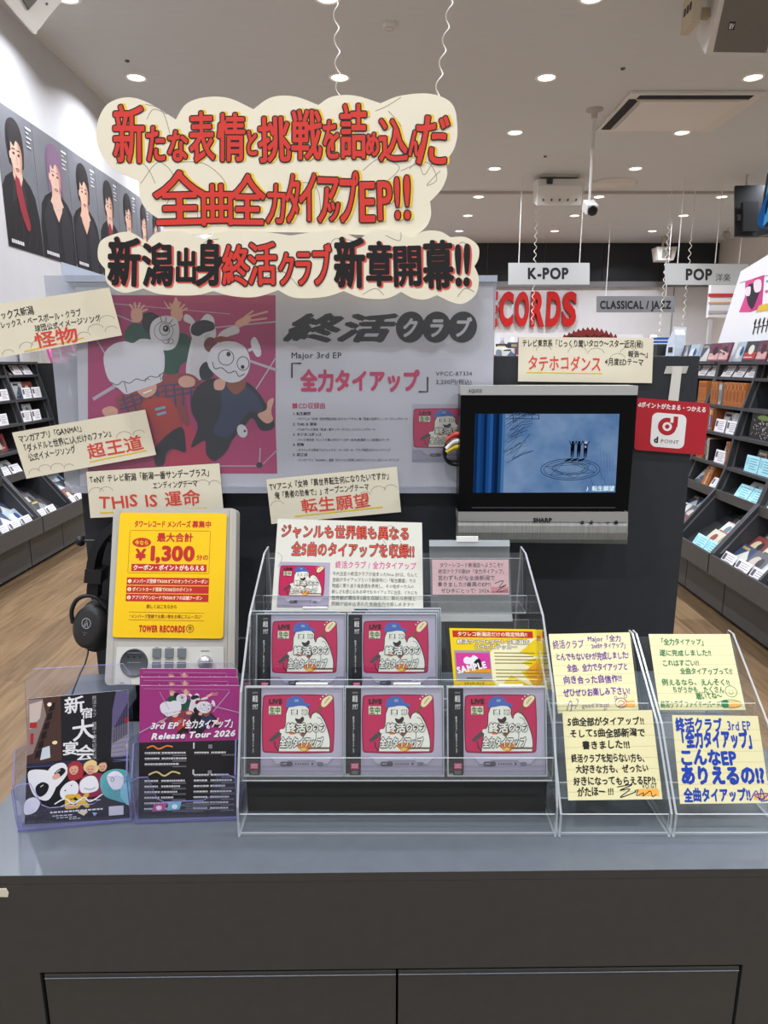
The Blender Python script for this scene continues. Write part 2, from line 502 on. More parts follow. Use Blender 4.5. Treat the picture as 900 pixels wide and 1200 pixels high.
cpart('body', body)
for (a, c, wh) in ((dx0 + .005, dxm - .0015, 'left'), (dxm + .0015, dx1 - .004, 'right')):
    cpart('door', lambda b: (b.box(a, c, .001, .026, .06, dz1 - .004, LAM), b.box(a, c, -.0004, .001, dz1 - .0105, dz1 - .009, M('#5A6068', .4))), bevel=.0006)
cpart('plinth', lambda b: b.box(dx0, dx1, .012, .029, 0, .055, GAP))
q = at(4, 1047, Y=.729)
b = MB(); b.prism([(q.x - .03, q.y - .0005, q.z + .006), (q.x + .004, q.y - .0005, q.z + .007), (q.x + .0065, q.y - .0005, q.z + .001), (q.x + .005, q.y - .0005, q.z - .005), (q.x - .03, q.y - .0005, q.z - .004)], (0, .0009, 0), M('#E6DFC8', .6))
b.build('tape_scrap', None, 'torn scrap of cream tape stuck on counter front at left edge', 'tape')

t = E('display_stand', (.016, 1.33, 0), 'tall dark charcoal panel standing behind the counter, carrying poster and television', 'panel')
PX0, PX1, PY0, PZ = at(97, 600, Y=1.312).x, at(820, 425, Y=1.312).x, 1.312, at(700, 417, Y=1.312).z
b = MB(); b.box(PX0, PX1, PY0, PY0 + .03, .0, PZ, PAN); b.build('board', t, bevel=.0015)
b = MB(); b.box(PX0 - .01, PX0 + .09, PY0 + .031, PY0 + .2, 0, .04, PAN); b.build('foot', t)
b = MB(); b.box(PX1 - .09, PX1 + .01, PY0 + .031, PY0 + .2, 0, .04, PAN); b.build('foot', t)

# ------------------------------------------------------------------ hanging cloud signs
CREAM = M('#EFE6CC', .7, noise=.015, scale=12)
CREAME = M('#D8CFB4', .8)
FRED = M('#D8392B', .6); FYEL = M('#F2C928', .6); FBLK = M('#141110', .6); PENC = M('#8F897B', .7)
def lobes(ls):
    out = []
    for l in ls:
        out += spline(l, 7, False)[:-1]
    return out
UP = lobes([[(162, 212), (131, 196), (115, 172), (114, 145), (126, 122), (150, 114), (175, 121), (206, 140)],
            [(206, 140), (218, 122), (240, 114), (268, 115), (297, 128)], [(297, 128), (318, 114), (345, 113), (373, 123)],
            [(373, 123), (390, 113), (416, 112), (446, 121)], [(446, 121), (470, 112), (505, 110), (530, 122), (536, 150), (533, 172), (522, 190)],
            [(522, 190), (524, 205), (517, 222), (504, 236)], [(504, 236), (505, 252), (499, 266), (483, 279)],
            [(483, 279), (440, 276), (330, 272), (205, 275), (192, 268), (187, 257)], [(187, 257), (173, 247), (164, 232), (162, 212)]])
LO = lobes([[(172, 284), (183, 273), (208, 271), (240, 280)], [(240, 280), (262, 271), (310, 272), (340, 276)], [(340, 276), (368, 272), (395, 270), (421, 281)],
            [(421, 281), (438, 270), (462, 271), (482, 279)], [(482, 279), (497, 271), (515, 271), (528, 278)], [(528, 278), (546, 278), (560, 288), (561, 302), (556, 312)],
            [(556, 312), (561, 326), (558, 344), (545, 355), (532, 355), (512, 346)], [(512, 346), (498, 351), (483, 349), (470, 342)], [(470, 342), (452, 350), (424, 349), (403, 341)],
            [(403, 341), (380, 348), (346, 349), (326, 340)], [(326, 340), (300, 348), (272, 347), (250, 341)], [(250, 341), (228, 346), (190, 345), (168, 338)],
            [(168, 338), (145, 343), (126, 332), (123, 315)], [(123, 315), (115, 303), (117, 284), (132, 275), (152, 272), (172, 284)]])
def px_sheet(outline, Y, thick, mat, edge=None):
    s = Sheet(quadY([(0, 0), (900, 0), (900, 900), (0, 900)], Y), 900, 900)
    s.f = lambda u, v: at(u, v, Y=Y)
    s.n = Vector((0, -1, 0))
    s.mb.prism([s.f(*p) for p in outline], Vector((0, thick, 0)), mat, edge)
    s.a = Art(s.mb, s.f, s.n)
    return s
def cloudlines(a, arcs, w=.7):
    for c in arcs: a.curve(c, w, PENC, 6)
def fat(a, ch, x0, y0, x1, y1, top, sh=None, rot=0):
    H = y1 - y0
    if sh: a.gbox(ch, x0 + 3.4, y0 - 1.2, x1 + 3.4, y1 + .2, sh, 1.5 / H, 3, rot, 0)
    a.gbox(ch, x0 - 1, y0 - 1, x1 + 1, y1 + 1, FBLK, 2.4 / H, 3, rot, 1, 12)
    a.gbox(ch, x0 + .5, y0 + .5, x1 - .5, y1 - .5, top, 1.0 / H, 3, rot, 2)
s = px_sheet(UP, 1.226, .003, CREAM, CREAME)
cloudlines(s.a, [[(136, 192), (152, 181), (172, 196), (182, 215)], [(165, 215), (186, 190), (205, 212), (190, 250)], [(210, 190), (240, 192), (264, 214), (262, 240)], [(170, 122), (190, 130), (200, 160)], [(172, 140), (180, 128), (196, 134)],
                 [(330, 240), (350, 215), (372, 222), (376, 262)], [(362, 190), (372, 180), (362, 160)], [(425, 200), (445, 186), (468, 196), (452, 214)], [(470, 200), (500, 190), (512, 210), (500, 217), (516, 200)], [(440, 130), (452, 125), (470, 114)], [(455, 130), (470, 148), (462, 160)], [(206, 245), (228, 240), (232, 262)], [(480, 198), (490, 190), (497, 205), (508, 188)]])
s.a.up()
L1 = [('新', 132, 122, 170, 192), ('た', 171, 147, 194, 190), ('な', 196, 152, 221, 190), ('表', 221, 130, 252, 191), ('情', 254, 132, 288, 190), ('と', 289, 152, 302, 183), ('挑', 302, 136, 341, 191), ('戦', 341, 128, 378, 188), ('を', 378, 140, 398, 187), ('詰', 398, 121, 430, 187), ('め', 428, 155, 445, 184), ('込', 443, 138, 478, 190), ('ん', 478, 152, 495, 184), ('だ', 487, 135, 527, 194)]
L2 = [('全', 179, 199, 242, 264), ('曲', 236, 215, 273, 265), ('全', 268, 203, 312, 264), ('力', 312, 215, 335, 263), ('タ', 334, 203, 352, 262), ('イ', 350, 202, 371, 260), ('ア', 371, 207, 397, 262), ('ッ', 383, 236, 399, 260), ('プ', 397, 200, 420, 262), ('E', 421, 213, 440, 261), ('P', 442, 212, 460, 259), ('!', 462, 207, 469, 258), ('!', 473, 205, 481, 258)]
for c in L1 + L2: fat(s.a, *c, FRED, FYEL, random.uniform(-2, 2))
s.mb.build('hanging_sign', None, 'large cream cloud-shaped sign with red yellow-shadowed lettering, hung on coiled strings', 'sign')
s = px_sheet(LO, 1.218, .003, CREAM, CREAME)
cloudlines(s.a, [[(135, 300), (150, 284), (170, 290)], [(300, 330), (330, 318), (350, 336)], [(385, 300), (392, 280), (420, 284)], [(452, 276), (468, 282), (470, 272)], [(425, 345), (440, 338), (450, 346)], [(236, 300), (240, 284), (256, 280)], [(534, 300), (540, 284), (552, 290)], [(536, 348), (545, 338), (556, 342)]])
s.a.up()
FRT = M('#D9564A', .6)
for c in [('新', 126, 277, 165, 336), ('潟', 166, 284, 203, 336), ('出', 206, 290, 230, 333), ('身', 229, 280, 262, 336), ('新', 391, 277, 428, 338), ('章', 429, 282, 460, 336), ('開', 461, 288, 494, 336), ('幕', 495, 281, 532, 340), ('!', 533, 286, 541, 336), ('!', 543, 285, 551, 336)]:
    s.a.gbox(c[0], c[1] + 1.5, c[2] + 1, c[3] + 2.2, c[4] + 1.6, FRT, .032, 3, 0, 0)
    s.a.gbox(c[0], *c[1:], FBLK, .03, 3, random.uniform(-2, 2), 1)
for c in [('終', 260, 286, 293, 336), ('活', 290, 283, 325, 335), ('ク', 326, 295, 345, 335), ('ラ', 346, 295, 365, 335), ('ブ', 366, 285, 389, 335)]:
    fat(s.a, *c, FRED, None, random.uniform(-2, 2))
s.mb.build('hanging_sign', None, 'narrow cream cloud-shaped sign with black and red lettering, below the large cloud', 'sign')
STR = M('#E9E4DA', .5)
def coil(p0, p1, r, pitch, rad):
    p0, p1 = Vector(p0), Vector(p1); d = p1 - p0; L = d.length; n = int(L / pitch * 8)
    return [p0 + d * (i / n) + Vector((math.cos(i * math.pi / 4) * r, math.sin(i * math.pi / 4) * r, 0)) for i in range(n + 1)]
for (px, py, px2, lab) in ((397, 113, 393, 'white coiled hanging string at the middle of the large cloud sign'), (512, 111, 528, 'white coiled hanging string near right end of the large cloud sign')):
    p0 = at(px, py + 3, Y=1.229); p1 = at(px2, 0, Y=1.229); d = p1 - p0; p1 = p0 + d * ((ZC - p0.z) / d.z)
    b = MB(); b.tube(coil(p0, p1, .0042, .034, 0), .0011, STR, 5); b.build('hanging_string', None, lab, 'string')

# ------------------------------------------------------------------ cover art used on the cases, the poster and cards
def tvs(x0, y0, x1, y1, r):
    mx, my, w, h = (x0 + x1) / 2, (y0 + y1) / 2, (x1 - x0) / 2, (y1 - y0) / 2
    q = rr(x0, y0, x1, y1, r); out = []
    for i, p in enumerate(q):
        n = q[(i + 1) % len(q)]
        for k in range(4): out.append((p[0] + (n[0] - p[0]) * k / 4, p[1] + (n[1] - p[1]) * k / 4))
    return [(x + (x - mx) / w * 1.3 * (1 - ((y - my) / h) ** 2), y + (y - my) / h * 1.1 * (1 - ((x - mx) / w) ** 2)) for x, y in out]
def cover(a, detail=True):
    """record cover in a 100 x 100 square: a grey television set around a magenta picture of a plain white guitarist"""
    G = M('#B4ADBE', .5); G2 = M('#9D97A8', .5); MG = M('#C22455', .5); MG2 = M('#8E1A40', .5); W_ = M('#ECEBDD', .5); OL = M('#2B2424', .6)
    OR = M('#E2762A', .5); CP = M('#4A68B0', .5); BR = M('#8A5138', .5); CR = M('#EFE3AE', .5)
    a.rect(0, 0, 100, 100, G)
    a.up(); a.poly(tvs(2.2, 8.2, 89.2, 74.8, 3.5), MG2)
    a.up(); a.poly(tvs(3.6, 9.6, 87.8, 73.4, 3), MG)
    a.poly([(0, 80), (12, 80), (19, 88), (30, 88), (34, 84), (66, 84), (70, 88), (82, 88), (90, 80), (100, 80), (100, 100), (0, 100)], M('#A29BAE', .5))
    body = [(31, 30), (30, 44), (26, 50), (24, 62), (22, 73.2), (84, 73.2), (84.5, 60), (80, 44), (74, 33), (68, 28.5), (63, 31), (61, 36), (58, 30), (58, 24), (48, 18), (36, 20)]
    a.up(); a.poly(spline([(x + (-.8 if x < 50 else .8), y - .5) for x, y in body[:3]] + [(25, 50), (22.8, 62), (21, 73.4)], 3, False) + spline([(85, 73.4), (85.6, 60), (81, 43.5), (75, 32), (68, 27.5), (62, 30), (61, 35), (59, 30), (59, 23.5), (48, 17), (35.4, 19), (30, 30)], 3, False), OL)
    a.up(); a.poly(spline(body[:5], 3, False) + spline(body[5:] + [body[0]], 3, False), W_)
    a.up(); a.poly([(67, 28), (75, 17), (77, 19.5), (70, 30)], BR)
    a.poly(spline([(74, 20), (76, 13), (84, 8.5), (88, 11.5), (83, 18), (78, 22)], 4), CR)
    a.poly(spline([(30.5, 22), (32, 14), (40, 9.4), (50, 11.5), (54, 17), (60, 18.5), (59, 21.4), (48, 20.5), (38, 22)], 4), CP)
    a.up(); a.rect(41, 13, 46, 16, M('#8FA0C8', .5)); a.curve([(78, 18), (81, 14), (84, 11)], .6, OL, 3)
    for (x, y) in ((73, 12.5), (76, 9.5), (80, 7.6)): a.ellipse(x, y, .9, .9, W_, n=8)
    a.rect(37, 25, 45, 31, OL); a.rect(50, 25, 57, 31, OL)
    a.poly(spline([(42, 35), (47, 36), (51, 33), (53, 36), (50, 40), (44, 39.5)], 4), M('#3A2420', .5))
    a.poly(spline([(34, 45), (40, 42), (44, 47), (42, 53), (35, 53)], 4), OR)
    a.poly([(48, 54), (61, 40), (64, 43), (52, 57)], BR)
    a.poly(spline([(44, 66), (52, 63), (62, 65), (60, 71), (54, 73), (48, 71)], 4), OR)
    a.poly([(10, 60), (18, 53), (24, 49), (26, 52), (20, 58), (12, 62.5)], M('#4B4648', .5))
    a.ellipse(26, 50, 3, 2.6, W_, n=12)
    a.curve([(17, 62), (18, 68), (22, 73)], 1.2, OL, 3); a.curve([(66, 44), (68, 56), (64, 66)], .6, OL, 4); a.curve([(69, 34), (74, 36), (77, 44)], .6, OL, 3)
    a.rect(58, 68.5, 85, 70.5, M('#6E5A3A', .5)); a.poly([(48, 69), (57, 69), (55, 72.6), (51, 72.6)], M('#E7C53C', .5))
    if detail:
        a.up(); a.text('LIVE', 9.5, 18, 7.5, M('#3E141C', .5), w=16.5, bold=.075)
        a.rect(9.5, 21, 24.5, 30.5, M('#DCE3C8', .5)); a.up(); a.text('生中', 10.3, 29.2, 9, M('#5E7434', .5), w=13.4, bold=.05)
        a.text('提', 37.6, 30.7, 6.4, W_, w=6.8, bold=.05); a.text('供', 50, 30.7, 6.4, W_, w=6.8, bold=.05)
        for (tx, x, y, sz, w) in (('終活', 31, 50.4, 11.5, 24), ('全力タイアップ', 23.5, 67.6, 12.5, 53)):
            a.text(tx, x, y, sz, OL, w=w, bold=.13); a.text(tx, x, y, sz, W_, w=w, bold=.045, dl=1)
        for i, ch in enumerate('クラブ'):
            a.ellipse(59.5 + i * 7.8, 46, 4.3, 5.2, OL, n=16); a.ellipse(59.5 + i * 7.8, 46, 3.7, 4.6, W_, n=16, dl=1); a.text(ch, 56.7 + i * 7.8, 48.6, 6.4, OL, w=5.6, bold=.06, dl=2)
        a.rrect(24, 85, 39.5, 90, 2.4, M('#47424F', .5))
        for i in range(6): a.ellipse(43 + i * 3, 87.5, 1, 1, M('#4E4956', .5), n=8)
        a.ellipse(63.5, 87.5, 1.3, 1.3, OL, n=8); a.rrect(69, 85.6, 77, 89.4, 1.8, M('#6E6878', .5)); a.rect(26.5, 86.6, 32, 88.4, M('#8C8796', .5), dl=1)
        for ln in ([(0, 80), (12, 80), (19, 88), (30, 88), (34, 84), (66, 84), (70, 88), (82, 88), (90, 80), (100, 80)],): a.line(ln, .7, M('#7E788C', .5))
        a.line([(0, 96), (100, 96)], .6, M('#8E889A', .5))
def masks(a):
    """group photograph printed on poster, flyers: four people in white headpieces; drawn in a 240 x 220 box"""
    MAG = M('#A83467', .5); W_ = M('#D6D2D8', .5); OL = M('#221C22', .5); SK = M('#D9A48E', .5); GR = M('#1F4B3A', .5); BK = M('#1B1A20', .5)
    PL = M('#8E3A3A', .5); PB = M('#3B3560', .5); RD = M('#B03A30', .5); NV = M('#2B3150', .5); SIL = M('#B5AFBA', .4)
    a.rect(3, 6, 223, 215, MAG); a.poly([(8, 195), (223, 160), (225, 215), (9, 215)], M('#B5376A', .5)); a.poly([(85, 205), (120, 150), (150, 205)], M('#C03050', .5))
    a.up()
    for (p, w) in (([(35, 28), (75, 45)], 1.2), ([(13, 58), (24, 76)], 1.4), ([(9, 128), (42, 108)], 4), ([(150, 44), (223, 37)], 1.6), ([(190, 82), (225, 94)], 3), ([(224, 78), (200, 116)], 1.5), ([(150, 206), (206, 206), (226, 186)], 1.2), ([(205, 185), (204, 206)], 1.6), ([(34, 16), (170, 28)], .8)): a.line(p, w, SIL)
    a.ellipse(204, 205, 4, 3.4, OL, n=10)
    a.up()
    # left pair of raised hands, green jacket
    a.blob([(48, 46), (58, 38), (72, 44), (80, 56), (60, 62), (46, 58)], GR); a.blob([(92, 58), (112, 50), (124, 58), (122, 80), (112, 88), (108, 98), (94, 98), (90, 80)], GR)
    a.blob([(66, 30), (78, 26), (88, 34), (82, 48), (70, 48)], BK)
    for (hx, hy, sg) in ((60, 27, -1), (107, 26, 1)):
        a.blob([(hx - 6, hy - 3), (hx + 5, hy - 4), (hx + 7, hy + 6), (hx + 2, hy + 11), (hx - 5, hy + 9)], SK)
        for k in range(5):
            ang = R(-125 + 26 * k); a.line([(hx + 4 * math.cos(ang), hy + 3 * math.sin(ang)), (hx + 14 * math.cos(ang), hy + 13 * math.sin(ang))], 2.4, SK)
    a.up(); a.blob([(124, 60), (130, 44), (116, 36), (118, 28), (128, 36), (136, 62), (140, 100), (122, 102), (118, 92)], M('#D8D3D6', .5))
    a.blob([(128, 60), (150, 58), (160, 48), (176, 42), (180, 50), (160, 60), (142, 100), (124, 102)], M('#CFC9CE', .5))
    a.blob([(176, 38), (190, 30), (194, 36), (180, 44)], SK); a.line([(188, 32), (214, 25)], 2.2, SK); a.line([(190, 36), (213, 33)], 2.2, SK); a.line([(186, 32), (197, 24)], 2, SK)
    a.blob([(106, 8), (100, 20), (92, 12), (98, 22), (110, 20)], SK)
    # heads
    a.up(); a.blob([(76, 44), (82, 34), (96, 30), (108, 36), (110, 54), (104, 68), (90, 70), (78, 60)], W_); a.ring(93, 46, 6, 7, .8, OL); a.ring(92, 48, 11, 11, .6, OL); a.ellipse(94.5, 45, 3.6, 4, OL, n=14, dl=1); a.ellipse(94, 44.4, 1.1, 1.2, W_, n=8, dl=2)
    for (x0, y0, x1, y1) in ((90, 38, 88, 31), (94, 38, 95, 31), (98, 40, 103, 34), (100, 43, 106, 40)): a.line([(x0, y0), (x1, y1)], .8, OL)
    a.curve([(90, 60), (95, 63), (99, 59)], .7, OL); a.ring(100, 60, 3, 3, .6, OL)
    a.blob([(123, 50), (124, 40), (134, 36), (142, 28), (150, 32), (152, 42), (153, 54), (144, 62), (130, 62)], W_); a.blob([(124, 50), (126, 40), (138, 35), (150, 38), (151, 46), (140, 50), (132, 54)], BK, dl=1); a.blob([(139, 53), (145, 51), (146, 55), (141, 57)], M('#C4BEC4', .5), dl=1)
    # front left: cloud-like headpiece, check shirt
    a.up(); a.blob([(36, 126), (58, 118), (96, 100), (122, 98), (136, 108), (138, 118), (118, 124), (122, 150), (120, 160), (108, 150), (104, 160), (100, 190), (92, 186), (82, 150), (60, 142), (42, 140)], PL)
    for k in range(9):
        a.line([(44 + k * 10, 124 - k * 2.2), (52 + k * 9, 146 - k * 1.5)], 2.2, PB)
    for k in range(3): a.line([(40, 130 + k * 5), (90, 112 + k * 7), (134, 108 + k * 5)], 1.6, PB)
    a.up(); a.blob([(66, 134), (84, 126), (102, 130), (112, 160), (98, 178), (84, 182), (78, 156)], RD); a.line([(82, 140), (94, 137)], 3, M('#7FA8C8', .5), dl=1); a.line([(84, 146), (95, 143)], 3, M('#7FA8C8', .5), dl=1)
    a.blob([(84, 182), (112, 160), (118, 184), (116, 190), (104, 186), (96, 190), (92, 204), (82, 204)], BK)
    a.blob([(110, 104), (118, 100), (128, 104), (127, 112), (116, 114), (110, 110)], SK); a.blob([(20, 140), (30, 136), (38, 140), (36, 148), (24, 148)], SK)
    a.blob([(62, 116), (82, 110), (82, 120), (72, 126), (64, 122)], SK)
    a.line([(68, 121), (78, 117)], 1.6, M('#F2EEE8', .5), dl=1)
    a.up(); a.blob([(24, 96), (22, 76), (32, 64), (46, 60), (56, 62), (66, 57), (82, 60), (92, 72), (93, 90), (90, 102), (88, 108), (60, 118), (48, 122), (40, 116), (30, 108)], W_)
    a.curve([(30, 108), (38, 111), (44, 107), (52, 109), (60, 104), (68, 106), (76, 101), (84, 102), (92, 96)], .9, OL); a.line([(46, 108), (49, 120)], .8, OL); a.line([(87, 98), (89, 106)], .8, OL); a.curve([(70, 108), (72, 104), (76, 105)], .7, OL)
    # front right: round face, long hair, navy jacket
    a.blob([(134, 92), (142, 84), (150, 96), (146, 104), (136, 104)], BK)
    a.blob([(128, 118), (146, 104), (170, 106), (190, 108), (206, 124), (220, 150), (220, 162), (206, 164), (196, 150), (186, 160), (172, 176), (166, 188), (152, 200), (142, 192), (140, 176), (124, 184), (132, 160), (124, 140)], BK)
    a.blob([(160, 112), (186, 112), (202, 126), (208, 144), (194, 142), (182, 154), (168, 172), (150, 166), (160, 140)], NV, dl=1)
    a.blob([(166, 108), (184, 100), (188, 112), (178, 122), (170, 118)], M('#8A4A34', .5), dl=1)
    a.blob([(152, 106), (164, 104), (162, 116), (152, 116)], SK, dl=1)
    a.ellipse(147, 64, 8, 9, M('#6B2226', .5), n=16); a.blob([(150, 60), (158, 54), (174, 58), (168, 62)], M('#8A3028', .5))
    a.up(); a.blob([(144, 88), (146, 72), (156, 62), (172, 60), (186, 66), (193, 80), (191, 96), (182, 106), (168, 108), (154, 100)], W_)
    a.line([(191, 71), (198, 68)], 3.4, W_); a.blob([(194, 60), (199, 55), (205, 66), (206, 76), (201, 78), (196, 70)], W_)
    a.ring(165, 79, 9, 9, .9, OL); a.ring(185, 86, 7, 8, .9, OL); a.ellipse(168, 75, 2.6, 2.8, OL, n=12); a.ellipse(184.5, 90, 2.2, 2.4, OL, n=12)
    a.curve([(149, 84), (152, 92), (160, 91), (168, 97), (176, 95), (180, 101), (187, 98)], 1, OL)
    a.blob([(202, 146), (212, 140), (214, 130), (221, 127), (218, 142), (220, 152), (212, 156)], SK)
    a.ellipse(184, 165, 6, 8, W_, rot=-20, n=16); a.ellipse(187, 165, 1.4, 1.6, OL, n=8, dl=1)
# ------------------------------------------------------------------ poster in its clear holder
YP = 1.30
t = E('poster_holder', at(332, 577, Y=1.305), 'wide clear acrylic poster holder on the front of the charcoal panel', 'poster holder')
def pxbox(b, x0, y0, x1, y1, Y0, Y1, mat):
    a = at(x0, y1, Y=Y0); c = at(x1, y0, Y=Y0); b.box(a.x, c.x, Y0, Y1, a.z, c.z, mat)
b = MB(); pxbox(b, 77, 323, 582, 577, 1.288, 1.291, clear('poster_sleeve', base=.03, gain=.35, rough=.05, cloud=.02, cloudc='#DDE0EA')); b.build('front_sheet', t)
b = MB(); pxbox(b, 77, 323, 582, 577, 1.3005, 1.304, clear('poster_back', cloud=.55, cloudc='#C9CAD4')); b.build('back_sheet', t)
b = MB(); pxbox(b, 76, 322.5, 583, 330, 1.2875, 1.3045, clear('holder_rail', cloud=.6, cloudc='#B9C0D0')); b.build('top_rail', t)
b = MB(); pxbox(b, 84, 571, 582, 578, 1.2875, 1.3045, clear('holder_rail2', cloud=.5, cloudc='#C4C8D4')); b.build('bottom_rail', t)

PAPG = M('#C9C6CE', .5, noise=.01, scale=8)
s = px_sheet([(88, 335), (578, 335), (578, 570), (94, 570)], 1.2955, .0008, PAPG)
def subart(s, ox, oy, k):
    n = Art(s.mb, lambda u, v: s.f(ox + u / k, oy + v / k), s.n, s.a.step, s.a.l); return n
a5 = subart(s, 100, 340, 1.0); masks(a5)
a = s.a; a.l = 1
BK = M('#1E1C1E', .5); PK = M('#C52D5C', .5)
k6 = subart(s, 330, 340, 3.4615)      # lettering traced at this scale
k6.text('終活', 34, 198, 118, BK, w=425, bold=.055, ital=.32, res=4)
for i, (ch, cx) in enumerate((('ク', 522), ('ラ', 628), ('ブ', 734))):
    k6.up(); k6.ellipse(cx, 150, 58, 64, BK, rot=18, n=36); k6.text(ch, cx, 184, 84, PAPG, w=66, bold=.045, ital=.25, align='c', dl=1, res=3)
k6.text('Major 3rd EP', 38, 276, 34, BK, w=208, bold=.02)
k6.line([(80, 297), (42, 297), (42, 356)], 7, BK); k6.line([(556, 412), (592, 412), (592, 352)], 7, BK)
k6.text('全力タイアップ', 76, 402, 92, PK, w=482, bold=.055, res=4)
k6.text('VPCC-87334', 626, 347, 24, BK, w=148); k6.text('2,200円(税込)', 626, 381, 24, BK, w=146, bold=.01)
k6.rect(44, 459, 64, 479, PK); k6.text('CD収録曲', 68, 479, 27, PK, w=110, bold=.01)
for y, h, tx, w in ((506, '1. 転生願望', '−TVアニメ「女神『異世界転生何になりたいですか』俺『勇者の肋骨で』」オープニングテーマ', 450), (549, '2. THIS IS 運命', '−TeNYテレビ新潟「新潟一番サンデープラス」エンディングテーマ', 318), (591, '3. タテホコダンス', '−テレビ東京系「じっくり聞いタロウ〜スター近況(秘)報告〜」4月度EDテーマ', 375), (632, '4. 怪物', '−オイシックス新潟アルビレックス・ベースボール・クラブ球団公式イメージソング', 380), (673, '5. 超王道', '−マンガアプリ「GANMA!」連載『ダメドルと世界に1人だけのファン』公式イメージソング', 415)):
    k6.text(h, 46, y, 14.5, BK, bold=.035, res=1); k6.text(tx, 62, y + 21, 12.5, BK, w=w, bold=.01, res=1)
th = Art(s.mb, lambda u, v: s.f(483 + u * .86, 473.5 + v * .68), s.n, s.a.step, 2); cover(th)
s.mb.build('poster', None, 'wide printed poster with magenta group photograph and black band lettering, in clear holder', 'poster')

# ------------------------------------------------------------------ handwritten cards
CARD = M('#E9E0C6', .7, noise=.012, scale=10); INK = M('#191614', .6); RINK = M('#DD4A3A', .6); YINK = M('#EBC92E', .6)
def hand_card(px, Y, draw, label, W=160, H=60, th=.0012, mat=CARD):
    s = Sheet(quadY(px, Y), W, H, th, mat, CREAME); draw(s.a)
    return s.mb.build('handwritten_card', None, label, 'card', 'handwritten cream cards')
def scal(a, pts, w=.55):
    for (x, y, r) in pts: a.ring(x, y, r, r * .8, w, PENC, 10, 180, 350)
def d1(a):
    scal(a, [(148, 40, 9), (133, 48, 9), (118, 54, 8), (52, 54, 8), (66, 55, 9), (150, 52, 7), (30, 58, 7)]); a.up()
    a.text('オイシックス新潟', 8, 17, 10.5, INK, w=62, bold=.02, jit=.5); a.text('アルビレックス・ベースボール・クラブ', 10, 27.5, 9.5, INK, w=112, bold=.02, jit=.5, rot=0); a.text('球団公式イメージソング', 66, 37.5, 9, INK, w=76, bold=.02, jit=.5)
    a.line([(48, 58), (118, 54.5)], 1.6, YINK); a.text('怪物', 62, 56, 20, RINK, w=50, bold=.025, jit=.3, dl=1)
hand_card([(-35, 361), (128, 337), (143, 393), (-20, 423)], 1.2855, d1, 'tilted cream handwritten card at left edge of the photo with red title and two characters')
def d2(a):
    scal(a, [(12, 55, 7), (25, 53, 8), (40, 54, 8), (128, 30, 9), (146, 30, 7), (54, 56, 6)]); a.up()
    a.text('マンガアプリ「GANMA!」', 5, 13, 10, INK, w=80, bold=.02, jit=.5); a.text('『ダメドルと世界に1人だけのファン』', 5, 26, 10.5, INK, w=112, bold=.02, jit=.5); a.text('公式イメージソング', 10, 38, 10.5, INK, w=58, bold=.02, jit=.5)
    a.line([(80, 53.5), (150, 52)], 1.5, YINK); a.text('超王道', 80, 48, 21, RINK, w=68, bold=.02, jit=.3, dl=1)
hand_card([(14, 507), (170, 480), (183, 533), (31, 561)], 1.2855, d2, 'tilted cream handwritten card overhanging the poster left side, red title of three characters')
def d3(a):
    scal(a, [(10, 28, 9), (22, 27, 8), (120, 27, 10), (138, 26, 9), (152, 26, 7)]); a.up()
    a.text('TeNY テレビ新潟「新潟一番サンデープラス」', 3, 14, 10.5, INK, w=148, bold=.022, jit=.4); a.text('エンディングテーマ', 78, 26, 9.5, INK, w=54, bold=.02, jit=.4)
    a.line([(12, 54), (140, 54)], 1.7, YINK); a.text('THIS IS 運命', 12, 48, 21, RINK, w=122, bold=.02, jit=.5, dl=1)
hand_card([(101, 553), (257, 543), (262, 600), (106, 607)], 1.2855, d3, 'cream handwritten card above the yellow coupon sheet, red title starting with THIS IS')
def d4(a):
    scal(a, [(135, 30, 9), (150, 29, 8), (10, 36, 8), (118, 34, 7)]); a.up()
    a.text('TVアニメ『女神「異世界転生何になりたいですか」', 3, 14, 10.5, INK, w=150, bold=.022, jit=.4); a.text('俺「勇者の肋骨で」』オープニングテーマ', 8, 26, 10, INK, w=116, bold=.02, jit=.4)
    a.line([(30, 52.5), (138, 51)], 1.8, YINK); a.text('転生願望', 38, 48, 21, RINK, w=86, bold=.02, jit=.3, dl=1)
hand_card([(312, 562), (465, 547), (470, 600), (318, 614)], 1.2855, d4, 'cream handwritten card under the poster middle, red title of four characters')
def d5(a):
    scal(a, [(70, 20, 11), (92, 22, 10), (118, 28, 9), (130, 20, 9), (30, 18, 9), (145, 28, 8)]); a.up()
    a.text('テレビ東京系「じっくり聞いタロウ〜スター近況(秘)', 4, 12, 10.5, INK, w=144, bold=.025, jit=.4); a.text('報告〜」', 130, 25, 9.5, INK, w=28, bold=.022, jit=.4); a.text('4月度EDテーマ', 103, 36, 10.5, INK, w=46, bold=.022, jit=.4)
    a.line([(10, 47.5), (100, 48)], 1.4, YINK); a.text('タテホコダンス', 11, 43, 22, RINK, w=88, bold=.022, jit=.3, dl=1)
hand_card([(608, 395), (766, 396), (764, 449), (607, 447)], 1.3085, d5, 'cream handwritten card above the silver television, at the panel top')

